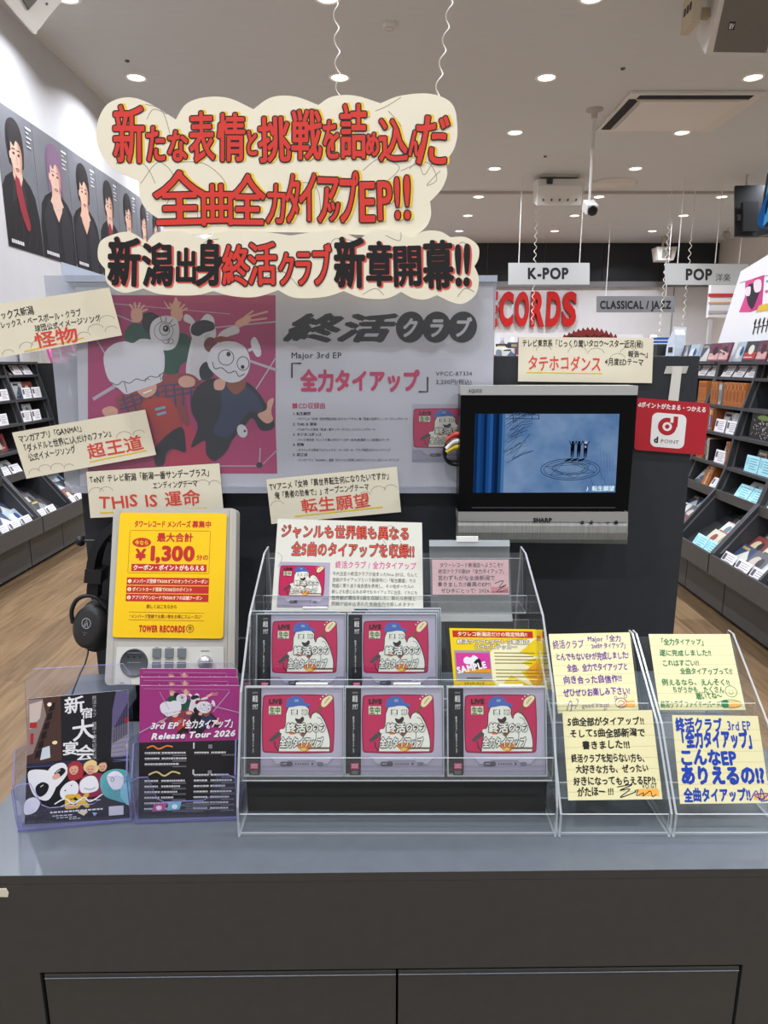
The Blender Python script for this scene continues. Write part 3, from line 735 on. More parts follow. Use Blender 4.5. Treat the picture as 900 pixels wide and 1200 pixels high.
# ------------------------------------------------------------------ television
YT = 1.235
SIL = M('#A9A8A2', .35, metal=.55); SILB = M('#C6C6C2', .3, metal=.5); BZ = M('#040405', .3, spec=.15); 
def tv_mesh(px, Y, d=.05):
    return [at(x, y, Y=Y) for x, y in px]
t = E('television', at(640, 637, Y=YT + .03), 'small silver flat television showing a blue snowy scene, mounted on the charcoal panel', 'television')
def slabpx(pts, Y, d, mat, name, par=t, bevel=.0015, **k):
    b = MB(); b.prism([at(x, y, Y=Y) for x, y in pts], (0, d, 0), mat); return b.build(name, par, bevel=bevel, **k)
slabpx([(540, 452), (748, 452), (747, 463), (540, 463)], YT - .004, .05, SILB, 'top_trim', label='silver top trim')
slabpx([(540, 462), (747, 462), (736, 598), (537, 601)], YT, .045, BZ, 'bezel', bevel=.001)
slabpx([(537, 600), (736, 600), (736, 612), (537, 611)], YT - .002, .045, M('#B0AFA9', .35, metal=.5), 'control_strip', label='silver control strip')
b = MB()
prof = [(611, 0), (616, -.003), (624, -.004), (632, -.001), (637, .008)]
for i in range(len(prof) - 1):
    (y0, d0), (y1, d1) = prof[i], prof[i + 1]
    b.face([at(537, y0, Y=YT + d0), at(736, y0 + .5, Y=YT + d0), at(735, y1 + .5, Y=YT + d1), at(536.5, y1 - (2 if i == 3 else 0), Y=YT + d1)], M('#9C9B94', .45, metal=.5, noise=.2, scale=900, stretch=(1, .05, .05)), True)
b.prism([at(537, 611, Y=YT + .01), at(736, 611, Y=YT + .01), at(735, 637, Y=YT + .01), at(536.5, 635, Y=YT + .01)], (0, .035, 0), SIL)
b.build('speaker_grille', t)
b = MB(); p = at(640, 540, Y=YT); b.box(p.x - .06, p.x + .06, YT + .0455, 1.3115, p.z - .06, p.z + .06, BZ); b.build('wall_bracket', t)
# screen picture
s = Sheet(quadY([(557, 485), (726, 485), (721, 577), (554.5, 577.5)], YT - .0006), 636, 352, .0004, EM('#6F97CC', .62), step=.00008)
a = s.a
def skymat():
    m = EM('#6F97CC', .621); nt = m.node_tree; N = nt.nodes.new; L = nt.links.new; e = [n for n in nt.nodes if n.type == 'EMISSION'][0]
    tc = N('ShaderNodeTexCoord'); no = N('ShaderNodeTexNoise'); no.inputs['Scale'].default_value = 22; no.inputs['Detail'].default_value = 5
    rp = N('ShaderNodeValToRGB'); rp.color_ramp.elements[0].position = .3; rp.color_ramp.elements[1].position = .72
    rp.color_ramp.elements[0].color = (*lin('#5C86BE'), 1); rp.color_ramp.elements[1].color = (*lin('#8FAFD8'), 1)
    L(tc.outputs['Object'], no.inputs['Vector']); L(no.outputs['Fac'], rp.inputs[0]); L(rp.outputs[0], e.inputs[0]); return m
a.rect(0, 0, 636, 352, skymat())
a.up(); cols_ = ['#0E2C58', '#1C4A86', '#173E74', '#0D2750', '#1B4C8C', '#2A5C9E', '#12305C', '#0B2145', '#1E4678', '#4A76AE']
for i, c in enumerate(cols_): a.rect(i * 13.4, 0, (i + 1) * 13.4, 352, EM(c, .8))
DKE = EM('#10131C', .6); DK2 = EM('#2F4566', .6); DK3 = EM('#4A6690', .6)
a.up()
for i in range(34):
    x0 = random.uniform(136, 190); y0 = random.uniform(0, 190); L_ = random.uniform(30, 100)
    a.line([(x0 - 10, y0 + random.uniform(10, 30)), (x0 + L_ * .5, y0 - random.uniform(4, 14)), (x0 + L_, y0 - random.uniform(16, 40) if y0 > 60 else max(y0 - 20, 2))], random.uniform(1, 2.4), DK2)
for pp in ([(140, 4), (280, 4)], [(150, 20), (280, 22)], [(168, 2), (168, 40)], [(250, 2), (252, 26)], [(280, 2), (282, 24)]): a.line(pp, 3, DK2)
for k in range(5): a.line([(560 + k * 14, 150 + k * 12), (572 + k * 12, 300 - k * 14)], 1, DK3)
a.ring(430, 247, 132, 48, 3, DK2, 48); a.ring(430, 247, 118, 40, 2.2, DK2, 48); a.ring(430, 242, 80, 28, 2.6, DK2, 40); a.ring(428, 240, 68, 22, 2, DK2, 40)
hx = [(430 + 118 * math.cos(R(60 * k + 20)), 247 + 40 * math.sin(R(60 * k + 20))) for k in range(6)]
for k in range(6): a.line([hx[k], hx[(k + 2) % 6]], 2, DK2)
a.line([(560, 250), (600, 330)], 1.4, DK2); a.line([(520, 285), (540, 330)], 1.4, DK2)
a.up()
for (x, c) in ((436, 0), (464, 0), (494, 1)):
    a.poly([(x - 36, 207), (x - 6, 196), (x + 4, 190), (x - 8, 206), (x - 30, 212)], DKE); 
    a.poly([(x - 8, 132), (x + 8, 132), (x + 8, 160), (x + 5, 192), (x + 1, 192), (x, 164), (x - 3, 192), (x - 7, 192), (x - 9, 160)], DKE)
    a.ellipse(x, 126, 6, 7, DKE if not c else EM('#C8CCD4', .7), n=12); a.line([(x - 8, 136), (x - 15, 118)], 3.4, DKE); a.line([(x + 8, 136), (x + 15, 120)], 3.4, DKE)
    if c: a.rect(x - 5, 140, x + 2, 150, EM('#B8BEC8', .7), dl=1)
a.text('♪', 505, 345, 30, EM('#F4F8FC', 1.0), w=22, bold=.02); a.text('転生願望', 530, 343, 25, EM('#D8F2FA', .95), w=102, bold=.03)
s.mb.build('screen', t)
s = Sheet(quadY([(553, 594.2), (721, 594.2), (721, 595.6), (553, 595.6)], YT - .0006), 10, 1, .0003, M('#3A3A3E', .4)); s.mb.build('bezel_line', t)
s = Sheet(quadY([(537, 452), (748, 452), (748, 637), (537, 637)], YT - .0045), 211, 185); s.a.l = 1
s.a.text('AQUOS', 12, 7.6, 5.4, M('#4A4A48', .5), w=16, bold=.03); s.mb.build('trim_lettering', t)
s = Sheet(quadY([(537, 452), (748, 452), (748, 637), (537, 637)], YT - .0025), 211, 185); a = s.a
a.text('SHARP', 88, 158.5, 6.5, M('#2A2A2A', .5), w=22, bold=.09)
s.mb.build('control_strip_lettering', t)
for (x, r, c) in ((145.5, 2, '#2A2A2A'), (156, 2, '#2A2A2A'), (166.5, .9, '#8A8678'), (175.5, 1.1, '#4A4A46'), (185, 2.2, '#101010')): 
    b = MB(); p = s.f(x, 159); b.lathe(p, (0, -1, 0), [(r * .0016, 0), (r * .0015, .0012), (.0001, .0014)], M(c, .3), 14); b.build('button', t)

# cable plugs hanging left of the television
t = E('cable', at(530, 545, Y=1.26), 'loop of red, white and yellow plugged cable behind left edge of the television', 'cable')
for (pts, col, nm) in (([(545, 508), (532, 510), (523, 516)], '#C8372E', 'red_plug'), ([(546, 516), (532, 518), (523, 526)], '#E8E6E0', 'white_plug'), ([(546, 524), (534, 524), (523, 530)], '#D8B91E', 'yellow_plug')):
    b = MB(); b.tube([at(x, y, Y=1.262) for x, y in spline(pts, 5, False)], [.0052] * 6 + [.004] * 5, M(col, .4), 8); b.build(nm, t)
b = MB(); b.tube([at(x, y, Y=1.268) for x, y in spline([(523, 520), (520, 530), (524, 541), (534, 545), (548, 542)], 6, False)], .0026, M('#141414', .5), 7)
b.tube([at(x, y, Y=1.272) for x, y in spline([(523, 530), (522, 537), (530, 541), (548, 536)], 6, False)], .0026, M('#141414', .5), 7); b.build('loop', t)

# ------------------------------------------------------------------ red point-card sign and its tape
DR = M('#B3202C', .4); WH = M('#EDEBE6', .5)
s = Sheet(quadY([(747, 466), (832, 473), (825, 533.5), (743, 527)], 1.307), 635, 470, .004, DR, M('#7A1620', .5), outline=rr(0, 0, 635, 470, 24))
a = s.a
a.text('dポイントがたまる・つかえる', 10, 78, 52, WH, w=600, bold=.04)
a.rrect(140, 118, 445, 428, 52, WH)
a.up(); a.ring(280, 236, 62, 60, 40, DR, 40); a.line([(350, 140), (350, 236)], 40, DR); a.ellipse(280, 236, 20, 20, DR, n=24); a.rect(304, 130, 330, 198, WH, dl=1)
a.text('d', 172, 388, 74, M('#1E1E20', .5), bold=.06); a.text('POINT', 232, 386, 46, M('#55555A', .5), w=168)
s.mb.build('point_card_sign', None, 'red sign with white square point logo taped to panel, right of the television', 'sign')
TAPE = M('#D6D2C8', .55)
t = E('tape_hanger', at(790, 468, Y=1.308), 'T-shaped white tape strips holding the red point sign on the panel', 'tape')
s = Sheet(quadY([(781, 429), (807, 429), (804, 437.5), (778, 438)], 1.3105), 1, 1, .0004, M('#BDB9AF', .5)); s.mb.build('cross_strip', t)
s = Sheet(quadY([(788.5, 429.5), (799.5, 429.5), (795, 470), (783, 470)], 1.3098), 1, 1, .0004, TAPE); s.mb.build('vertical_strip', t)

# ------------------------------------------------------------------ listening station
P0 = at(200, 802, Y=1.10); NS = Vector((0, -math.cos(R(17.6)), math.sin(R(17.6))))
def sq(pts): return quadP(pts, P0, NS)
t = E('listening_station', (P0.x, 1.14, ZT), 'beige-grey listening station with round display, buttons and knob, behind the flyers', 'audio player')
BG = M('#B4B0A6', .5, noise=.01); BG2 = M('#CFCCC2', .45); 
qf = sq([(133, 596.5), (277, 595.5), (274.5, 803), (122.5, 803)])
s = Sheet(qf, 150, 207, .03, BG, BG, outline=rr(0, 0, 150, 207, 6)); a = s.a
a.rect(8, 2, 8.8, 205, M('#9A968C', .5)); a.rect(141, 2, 141.8, 205, M('#8F8B82', .5)); a.rect(143.6, 2, 144.2, 205, M('#D8C88C', .5))
s.mb.build('body', t, bevel=.003)
s = Sheet(qf, 150, 207, .03); s.a.l = 8
a = s.a; a.step = .0002
PLT = [(12.5, 163), (137.5, 163), (138, 206), (11.5, 206)]
s2 = MB(); 
aa = Art(s2, s.f, s.n, .0002, 10); s2.prism([s.f(*p) + s.n * .0006 for p in PLT], s.n * .0012, BG2); s2.build('control_plate', t)
s2 = MB(); aa = Art(s2, s.f, s.n, .0002, 10)
c0 = s.f(33.5, 181) + s.n * .0018
s2.lathe(c0, s.n, [(.0001, .0005), (.0215, .0005), (.0225, .002), (.024, .002), (.0245, 0)], M('#4A4D50', .4), 32); 
aa.rect(25, 183.5, 42, 191.5, M('#141619', .2)); 
for x in (26.5, 33.5, 40.5): aa.ellipse(x, 174.5, 1.1, 1.1, M('#16181A', .4), n=10, dl=2)
aa.line([(24, 169.5), (43, 169.5)], .6, M('#8A8E92', .5), dl=2); aa.line([(26, 180.6), (41, 180.6)], .6, M('#8A8E92', .5), dl=2)
s2.build('round_display', t)
for j in range(2):
    for i in range(3):
        u, v = 60 + i * 14.5, 169.5 + j * 15.5
        s2 = MB(); pts = [s.f(*p) + s.n * .0018 for p in ((u - 4.9, v - 5.2), (u + 4.9, v - 5.2), (u + 4.9, v + 5.2), (u - 4.9, v + 5.2))]
        s2.prism(pts, s.n * .0035, M('#6F7376', .45)); s2.build('button', t, bevel=.0006)
s2 = MB(); c0 = s.f(116.5, 180.5) + s.n * .0018
s2.lathe(c0, s.n, [(.0125, 0), (.0118, .008), (.0105, .0105), (.0001, .0115)], M('#B8B8B6', .28, metal=.7), 28); s2.build('knob', t)
s2 = MB(); aa = Art(s2, s.f, s.n, .0002, 12); mk = M('#77746C', .6)
for i in range(3): aa.line([(57 + i * 14.5, 162.4 + .8), (62 + i * 14.5, 162.4 + .8)], .5, mk); aa.line([(55 + i * 14.5, 177.4), (65 + i * 14.5, 177.4)], .7, mk)
aa.line([(111, 167.5), (121, 167.5)], .8, mk); aa.line([(107, 192), (111, 192)], .6, mk); aa.line([(122, 192), (126, 192)], .6, mk); aa.line([(18, 204), (23, 204)], .7, mk)
s2.build('plate_marks', t)
b = MB(); p = s.f(75, 60) - s.n * .0305; b.box(p.x - .05, p.x + .05, p.y + .02, 1.3115, p.z - .05, p.z + .03, BZ); b.build('mounting_arm', t)
b = MB(); p = s.f(75, 200) - s.n * .0305; b.box(p.x - .07, p.x + .07, p.y - .005, p.y + .03, ZT + .0005, p.z + .01, BZ); b.box(p.x - .09, p.x + .09, p.y - .03, p.y + .1, ZT + .0004, ZT + .006, BZ); b.build('stand_foot', t)

# yellow coupon sheet fixed on the station
PN = P0 + NS * .0035
q = quadP([(140.5, 600.5), (266, 601.5), (261.5, 748.5), (131.5, 747)], PN, NS)
YEL = M('#F3C40E', .45, noise=.01); RD = M('#BE2A22', .5); BRN = M('#8A3A16', .5)
s = Sheet(q, 510, 580, .0006, YEL, M('#C9A20A', .5), outline=rr(0, 0, 510, 580, 16)); a = s.a
a.text('タワーレコード', 78, 68, 36, RD, w=185, bold=.05)
a.l = 1
s.mb.v.clear(); s.mb.f.clear(); s.mb.m.clear(); s.mb.sm.clear()
s.mb.prism([s.f(*p) for p in rr(0, 0, 510, 580, 16)], -s.n * .0006, YEL, M('#C9A20A', .5))
a.text('タワーレコード', 72, 66, 34, RD, w=148, bold=.05); a.text('メンバーズ', 228, 66, 34, RD, w=112, bold=.05); a.text('募集中', 346, 66, 34, RD, w=92, bold=.04)
a.line(rr(54, 84, 434, 282, 8), 1.6, BRN, True); 
a.text('最大合計', 182, 132, 44, RD, w=172, bold=.04); a.ellipse(112, 140, 44, 22, RD, n=28); a.text('今なら', 112, 150, 24, YEL, w=66, bold=.03, align='c', dl=1)
a.text('¥', 88, 222, 70, RD, w=52, bold=.05); a.text('1,300', 142, 222, 92, RD, w=226, bold=.06, res=4); a.text('分の', 372, 218, 28, RD, w=58, bold=.03)
a.rect(70, 240, 422, 274, RD); a.text('クーポン・ポイントがもらえる', 78, 267, 27, M('#FBF3D8', .5), w=336, bold=.03, dl=1)
CRM = M('#FBE9C8', .5)
for i, tx in enumerate(('メンバーズ登録で¥500オフのオンラインクーポン', 'ポイントカード登録で¥300分のポイント', 'アプリダウンロードで¥500オフの店舗クーポン')):
    y = 303 + i * 38; a.rect(52, y, 436, y + 34, RD); a.ellipse(66, y + 17, 9, 9, CRM, n=14, dl=1); a.text(str(i + 1), 66, y + 23, 15, RD, align='c', bold=.03, dl=2); a.text(tx, 80, y + 24, 20, CRM, w=(350, 280, 328)[i], bold=.02, dl=1)
a.text('詳しくはこちらから', 150, 444, 20, BRN, w=142, bold=.03)
a.line([(70, 462), (420, 465)], 1.4, BRN); a.line([(70, 498), (420, 500)], 1.4, BRN); a.text('“メンバーズ登録でお買い物をお得にスムーズに”', 74, 489, 19, BRN, w=336, bold=.02)
a.text('TOWER', 122, 552, 40, RD, w=86, bold=.07); a.text('RECORDS', 216, 552, 40, RD, w=118, bold=.07); a.ring(356, 536, 17, 17, 3, BRN, 24); a.line([(345, 530), (367, 530)], 3, BRN); a.line([(356, 524), (356, 548)], 3, BRN); a.line([(347, 542), (356, 532), (365, 542)], 3, BRN)
s.mb.build('coupon_sheet', None, 'yellow coupon sheet with big red price, fixed on the listening station', 'sheet')

# ------------------------------------------------------------------ headphones on their peg
HB = M('#17171A', .42, noise=.08, scale=200); HB2 = M('#242427', .35)
YH = 1.25
t = E('headphones', at(112, 770, Y=YH), 'black over-ear headphones hanging on peg beside the listening station', 'headphones')
b = MB()
pth = spline([(150, 612), (138, 614), (126, 622), (115, 638), (110, 655), (108, 672)], 6, False)
pts = [at(x, y, Y=YH) for x, y in pth]
for i in range(len(pts) - 1):
    p, q_ = pts[i], pts[i + 1]; d = (q_ - p).normalized(); nrm = d.cross(Vector((0, 1, 0)))
    if nrm.x > 0: nrm = -nrm
    b.hexa([p - nrm * .010 + Vector((0, -.019, 0)), q_ - nrm * .010 + Vector((0, -.019, 0)), q_ - nrm * .010 + Vector((0, .019, 0)), p - nrm * .010 + Vector((0, .019, 0)), p + nrm * .006 + Vector((0, -.016, 0)), q_ + nrm * .006 + Vector((0, -.016, 0)), q_ + nrm * .006 + Vector((0, .016, 0)), p + nrm * .006 + Vector((0, .016, 0))], HB)
b.build('headband', t)
b = MB(); b.prism([at(x, y, Y=YH - .021) for x, y in ((99.5, 667), (119, 669), (117.5, 685), (98, 683))], (0, .036, 0), HB2); b.build('slider', t, bevel=.002)
b = MB(); b.prism([at(x, y, Y=YH - .014) for x, y in ((102, 684), (115, 685), (114, 702), (101, 698))], (0, .022, 0), HB); b.build('band_end', t, bevel=.0015)
b = MB(); b.tube([at(x, y, Y=YH - .012) for x, y in spline([(85.5, 730), (84, 716), (90, 703), (102, 698), (114, 701), (124, 712)], 6, False)], .0042, HB2, 9); b.build('yoke', t)
C0 = at(107, 734, Y=YH - .012)
ax = Vector((-.25, -1, .25)).normalized()
rot = Matrix.Rotation(0, 3, 'Z')
def cup(b, prof, mat, n=36):
    refx = Vector((1, -.2, -.12)); refx = (refx - ax * refx.dot(ax)).normalized(); refz = ax.cross(refx)
    vs = []; fs = []
    for (r, h) in prof:
        for k in range(n):
            q = 2 * math.pi * k / n; vs.append(C0 + ax * h + refx * math.cos(q) * r * .84 + refz * math.sin(q) * r * 1.08)
    for i in range(len(prof) - 1):
        for k in range(n): fs.append((i * n + k, i * n + (k + 1) % n, (i + 1) * n + (k + 1) % n, (i + 1) * n + k))
    b.raw(vs, fs, mat, True)
b = MB(); cup(b, [(.0001, .016), (.028, .016), (.037, .013), (.040, .004), (.041, -.008)], M('#2B2A2A', .5, noise=.1, scale=120)); b.build('ear_cup', t)
b = MB(); cup(b, [(.041, -.008), (.047, -.011), (.049, -.018), (.046, -.026), (.03, -.027), (.0001, -.027)], M('#151516', .6)); b.build('ear_pad', t)
b = MB()
refx = Vector((1, -.2, -.12)); refx = (refx - ax * refx.dot(ax)).normalized(); refz = ax.cross(refx)
if refz.z > 0: refz = -refz
ar = Art(b, lambda u, v: C0 + ax * .0166 + refx * u * .001 + refz * v * .001, ax, .0001, 1); LG = M('#B8B8B8', .4)
ar.ring(0, -8, 9.5, 9.5, 1.1, LG, 32); ar.line([(-4.5, -2), (0, -15), (4.5, -2)], 1.1, LG); ar.line([(-1.6, -2), (1.8, -9)], 1, LG); ar.line([(-4.5, -2), (-1.5, -2)], 1, LG); ar.line([(-6, 10), (6, 10)], .9, M('#6A6A6A', .5)); ar.ellipse(0, 14, .8, .8, LG, n=8)
b.build('cup_emblem', t)
b = MB(); b.tube([at(x, y, Y=Y) for x, y, Y in [(104, 757, 1.235), (103, 766, 1.23), (100, 777, 1.21), (94, 789, 1.18), (88, 804, 1.14), (84, 815, 1.10), (86, 822, 1.08)]], .0016, HB2, 7); b.build('cord', t)
t = E('peg', at(110, 634, Y=1.26), 'short black peg with round end, holding the headphones left of the station', 'peg')
b = MB(); p = at(97, 634, Y=1.25); q_ = at(150, 634, Y=1.25); b.cyl(p, Vector((q_.x, 1.25, p.z)), .0028, HB2, 12); b.cyl(Vector((q_.x - .006, 1.25, p.z)), Vector((q_.x - .006, 1.312, p.z)), .0028, HB2, 12); b.build('rod', t)
b = MB(); p = at(97, 634, Y=1.25); b.lathe(p + Vector((-.004, 0, 0)), (1, 0, 0), [(.0001, -.006), (.009, -.005), (.0105, 0), (.009, .005), (.0001, .006)], HB, 20); b.build('end_knob', t)
b = MB(); p = at(276, 748, Y=1.2); b.cyl(at(280, 749, Y=1.3115), at(277, 748, Y=1.262), .002, SIL, 10); b.cyl(at(277, 748, Y=1.262), at(290, 748, Y=1.262), .0018, SIL, 10); b.build('hook', None, 'tiny metal hook on the panel right of the listening station', 'hook')
# ------------------------------------------------------------------ record cases and their stepped acrylic stand
CW, CH, CDP = .1365, .121, .0104
def make_case(label, group):
    t = E('record_case', (0, 0, 0), label, 'CD', group)
    b = MB(); e = .0016
    for (x0, x1, z0, z1) in ((-CW / 2, -CW / 2 + e, 0, CH), (CW / 2 - e, CW / 2, 0, CH), (-CW / 2 + e, CW / 2 - e, 0, e), (-CW / 2 + e, CW / 2 - e, CH - e, CH)): b.box(x0, x1, .0006, CDP, z0, z1, ACE)
    b.box(-CW / 2 + e, CW / 2 - e, CDP - .001, CDP - .0004, e, CH - e, M('#2A2A2C', .4)); b.build('case', t)
    def sh(name, x0, x1, y, fn, W, H, col, th=.0005):
        q = [Vector((x0, y, CH - .0022)), Vector((x1, y, CH - .0022)), Vector((x1, y, .0022)), Vector((x0, y, .0022))]
        s = Sheet(q, W, H, th, col); s.a.step = .0001; fn(s.a); return s.mb.build(name, t)
    sh('cover', -CW / 2 + CW * .165, CW / 2 - .0022, .0034, cover, 100, 100, M('#B9B2C2', .5))
    def obi(a):
        Wt = M('#D8D6D2', .5)
        a.text('終活', 4.4, 15, 8, Wt, bold=.05, w=9.5) ; a.text('クラブ', 4.2, 24, 7, Wt, bold=.05, w=10)
        a.rect(4, 4, 14, 6, M('#6A6868', .5)); a.text('終活クラブ/全力タイアップ', 6.5, 32, 3.2, Wt, vert=True, bold=.03, track=.02)
        a.rect(2, 86.5, 16, 93, M('#D23A78', .5)); a.rect(3.5, 88, 14.5, 89, Wt, dl=1); a.rect(3.5, 90.5, 14.5, 91.2, Wt, dl=1); a.rect(3, 95, 15, 99, M('#5A5858', .5)); 
    sh('paper_band', -CW / 2 + CW * .055, -CW / 2 + CW * .155, .0009, obi, 18, 100, M('#17151A', .5), .0003)
    b = MB(); b.box(-CW / 2 + .0003, CW / 2 - .0003, 0, .0005, .0003, CH - .0003, WRAP); b.build('front_lid', t)
    return t
LEAN = R(-16)
proto_cd = make_case('clear record case with magenta cover at left end of the bottom step', 'record cases on the stepped stand')
proto_cd.location = (-.1234, .833, ZT + .0685); proto_cd.rotation_euler = (LEAN, 0, 0)
G_ = 'record cases on the stepped stand'
for (x, y, z, lab) in ((.014, .833, .0685, 'clear record case with magenta cover in the middle of the bottom step'), (.155, .833, .0685, 'clear record case with magenta cover at right end of the bottom step'),
                       (-.126, .946, .1325, 'front record case with magenta cover at left on the second step'), (.0125, .946, .1325, 'front record case with magenta cover in the middle of the second step'),
                       (-.138, .958, .1325, 'record case mostly hidden behind the left case on the second step, its dark band showing'), (.0165, .958, .1325, 'second record case in the middle stack of the second step'), (.0205, .970, .1325, 'rearmost record case in the middle stack of the second step')):
    dup(proto_cd, (x, y, ZT + z), (LEAN, 0, 0), lab, G_)

def stand(label, x0, x1, side, floor, lips, shelves, backs, name='acrylic_stand', risers=()):
    t = E(name, ((x0 + x1) / 2, floor[0], ZT), label, 'stand'); th = .003
    for xs in (x0, x1 - th):
        b = MB(); b.prism([(xs, y, ZT + z) for y, z in side], (th, 0, 0), ACR, ACE); b.build('side_panel', t)
    xa, xb = x0 + th + .0002, x1 - th - .0002
    def slab(name, p, q, thick):
        # strip across the stand from p to q in (depth, height)
        p = Vector((0, *p)); q = Vector((0, *q)); d = (q - p).normalized(); n = Vector((0, -d.z, d.y)) * thick
        b = MB(); A = [Vector((xa, v.y, ZT + v.z)) for v in (p, q, q + n, p + n)]; B = [Vector((xb, v.y, ZT + v.z)) for v in (p, q, q + n, p + n)]
        b.face([A[0], B[0], B[1], A[1]], ACR); b.face([A[3], A[2], B[2], B[3]], ACR); b.face([A[1], B[1], B[2], A[2]], ACE); b.face([A[0], A[3], B[3], B[0]], ACE); b.face(A, ACE); b.face(B[::-1], ACE)
        b.build(name, t)
    slab('floor_plate', (floor[0], .0006), (floor[1], .0006), .003)
    for (y, z0, z1) in lips: slab('lip', (y, z0), (y, z1), -.0025)
    for (ya, yb, z) in shelves: slab('shelf', (ya, z), (yb, z), .0025)
    for (p, q) in backs: slab('back_panel', p, q, .0025)
    return t
stand('large clear stepped acrylic stand holding the record cases, in middle of the counter', -.1955, .231, [(.80, .0006), (.80, .045), (.852, .184), (.931, .264), (1.067, .319), (1.105, .32), (1.15, .0006)], (.8035, 1.14),
      [(.803, .004, .032), (.826, .067, .101), (.934, .131, .162), (1.034, .229, .258)], [(.828, .888, .0645), (.937, .997, .1285), (1.037, 1.09, .2265)], [((.888, .0645), (.91, .128)), ((.995, .130), (1.015, .2255)), ((1.062, .231), (1.083, .315)), ((1.135, .004), (1.105, .30))])
b = MB(); b.box(-.192, .2275, .85, .853, ZT + .0042, ZT + .0635, M('#373532', .15)); b.build('riser', bpy.data.objects['acrylic_stand'], label='dark riser plate')
for (x0, x1, lab) in ((.2335, .3835, 'small clear acrylic stand left of two, carrying the purple and black handwritten notes'), (.3865, .538, 'clear acrylic stand at counter right end, carrying the green and blue handwritten notes')):
    stand(lab, x0, x1, [(.80, .0006), (.80, .035), (.868, .128), (.985, .214), (1.0, .214), (1.05, .0006)], (.8035, 1.045), [(.803, .004, .032), (.835, .034, .058), (.9, .112, .142)], [(.838, .87, .031), (.903, .93, .109)],
          [((.855, .032), (.898, .108)), ((.918, .112), (.985, .208))])
# white price clips on the lips
CLIP = M('#E8E6E0', .35)
for (x0, x1, y0, y1, Y, lab) in ((347, 384, 800, 808, .9295, 'small white clip on second step below the left case'), (461, 493, 800, 808, .9295, 'small white clip on second step below the middle case'), (584, 613, 802, 810, .9295, 'small white clip on second step below the yellow sticker card'),
                                 (355, 384, 711, 719, 1.0265, 'small white clip under left part of the pop card'), (457, 494, 712, 720, 1.0265, 'small white clip under right part of the pop card')):
    b = MB(); A = at(x0, y1, Y=Y); B = at(x1, y0, Y=Y); b.box(A.x, B.x, Y - .003, Y + .0015, A.z, B.z, CLIP); b.build('price_clip', None, lab, 'clip', 'white clips on the stand', bevel=.001)

# pop card on the top step
PP = Vector((0, 1.030, ZT + .232)); NP = Vector((0, -math.cos(R(12)), math.sin(R(12))))
s = Sheet(quadP([(325.5, 608), (494.5, 612.5), (496, 718), (318, 716)], PP, NP), 820, 500, .0008, M('#E4E2D4', .55), M('#D8D4C0', .6)); a = s.a
def fat2(tx, x, y, sz, w, rot=0):
    a.text(tx, x, y, sz, INK, w=w, bold=.06, jit=.25 if 0 else 0, rot=rot); a.text(tx, x, y, sz, M('#E85A48', .55), w=w, bold=.018, rot=rot, dl=1)
for cl_ in ([(10, 180), (40, 210), (20, 260)], [(600, 60), (640, 20), (690, 50)], [(660, 70), (700, 110), (690, 160)], [(560, 120), (620, 140), (600, 100)]): a.curve(cl_, 2, PENC)
a.l = 2
fat2('ジャンルも世界観も異なる', 22, 92, 76, 730, 0); fat2('全5曲のタイアップを収録!!', 88, 190, 80, 690, 0)
a.text('終活クラブ / 全力タイアップ', 335, 258, 44, M('#E0549A', .55), w=450, bold=.015, jit=.3)
for i, l in enumerate(('今大注目の終活クラブが詰まったNew EPは、なんと', '全曲がタイアップという新境地に!「転生願望」では', '物語に寄り添う疾走感を表現し、その他ボーカルの', '新しさも感じられる中でもタイアップに注目。どれにも', '世界観が異なる5曲を収録した、新たな表情と', '挑戦が詰め込まれた全曲全力で楽しめます!!!')):
    a.text(l, 322, 300 + i * 33, 25, M('#5A564E', .6), w=470 - (i % 3) * 10, jit=.3, res=1)
th = Art(s.mb, lambda u, v: s.f(28 + u * 2.8, 232 + v * 2.45), s.n, .00012, 2); cover(th, True)
s.mb.build('pop_card', None, 'large white handwritten card with red title and magenta cover picture, on the top step', 'card')

# pink note in a clear holder
PQ = Vector((0, 1.024, ZT + .222)); NQ = Vector((0, -math.cos(R(8)), math.sin(R(8))))
t = E('note_holder', on_plane(550, 727, PQ, NQ), 'clear acrylic holder with the pink note, at right of the top step', 'note holder')
def hq(px): return quadP(px, PQ, NQ)
s = Sheet(hq([(503.5, 634), (597, 634), (600, 719), (506, 719)]), 1, 1, .0012, ACR, ACE); s.mb.build('front_plate', t)
s = Sheet([p - NQ * .004 for p in hq([(503, 633), (597, 633), (600, 727), (506, 727)])], 1, 1, .0015, clear('holder_back', cloud=.12, cloudc='#D8D8D8'), ACE); s.mb.build('back_plate', t)
s = Sheet([p + NQ * .002 for p in hq([(506, 720), (600, 720), (600.5, 728), (506.5, 728)])], 1, 1, .005, ACE); s.mb.build('bottom_ledge', t)
s = Sheet([p + NQ * .003 for p in hq([(503, 633.5), (597, 633.5), (597, 640), (503, 640)])], 1, 1, .006, ACE); s.mb.build('top_ledge', t)
s = Sheet([p + NQ * .004 for p in hq([(535, 628.5), (560, 628.5), (560, 634.5), (535, 634.5)])], 1, 1, .008, CLIP); s.mb.build('clip', t, label='white clip')
s = Sheet([p - NQ * .0016 for p in hq([(506.5, 656), (596, 656), (597, 697), (507, 697)])], 540, 250, .0004, M('#F3C9CB', .6), M('#E0B4B6', .6)); a = s.a; a.step = .00008
for y in (58, 110, 150, 195): a.line([(0, y), (540, y)], 1.5, M('#DDAFB4', .6))
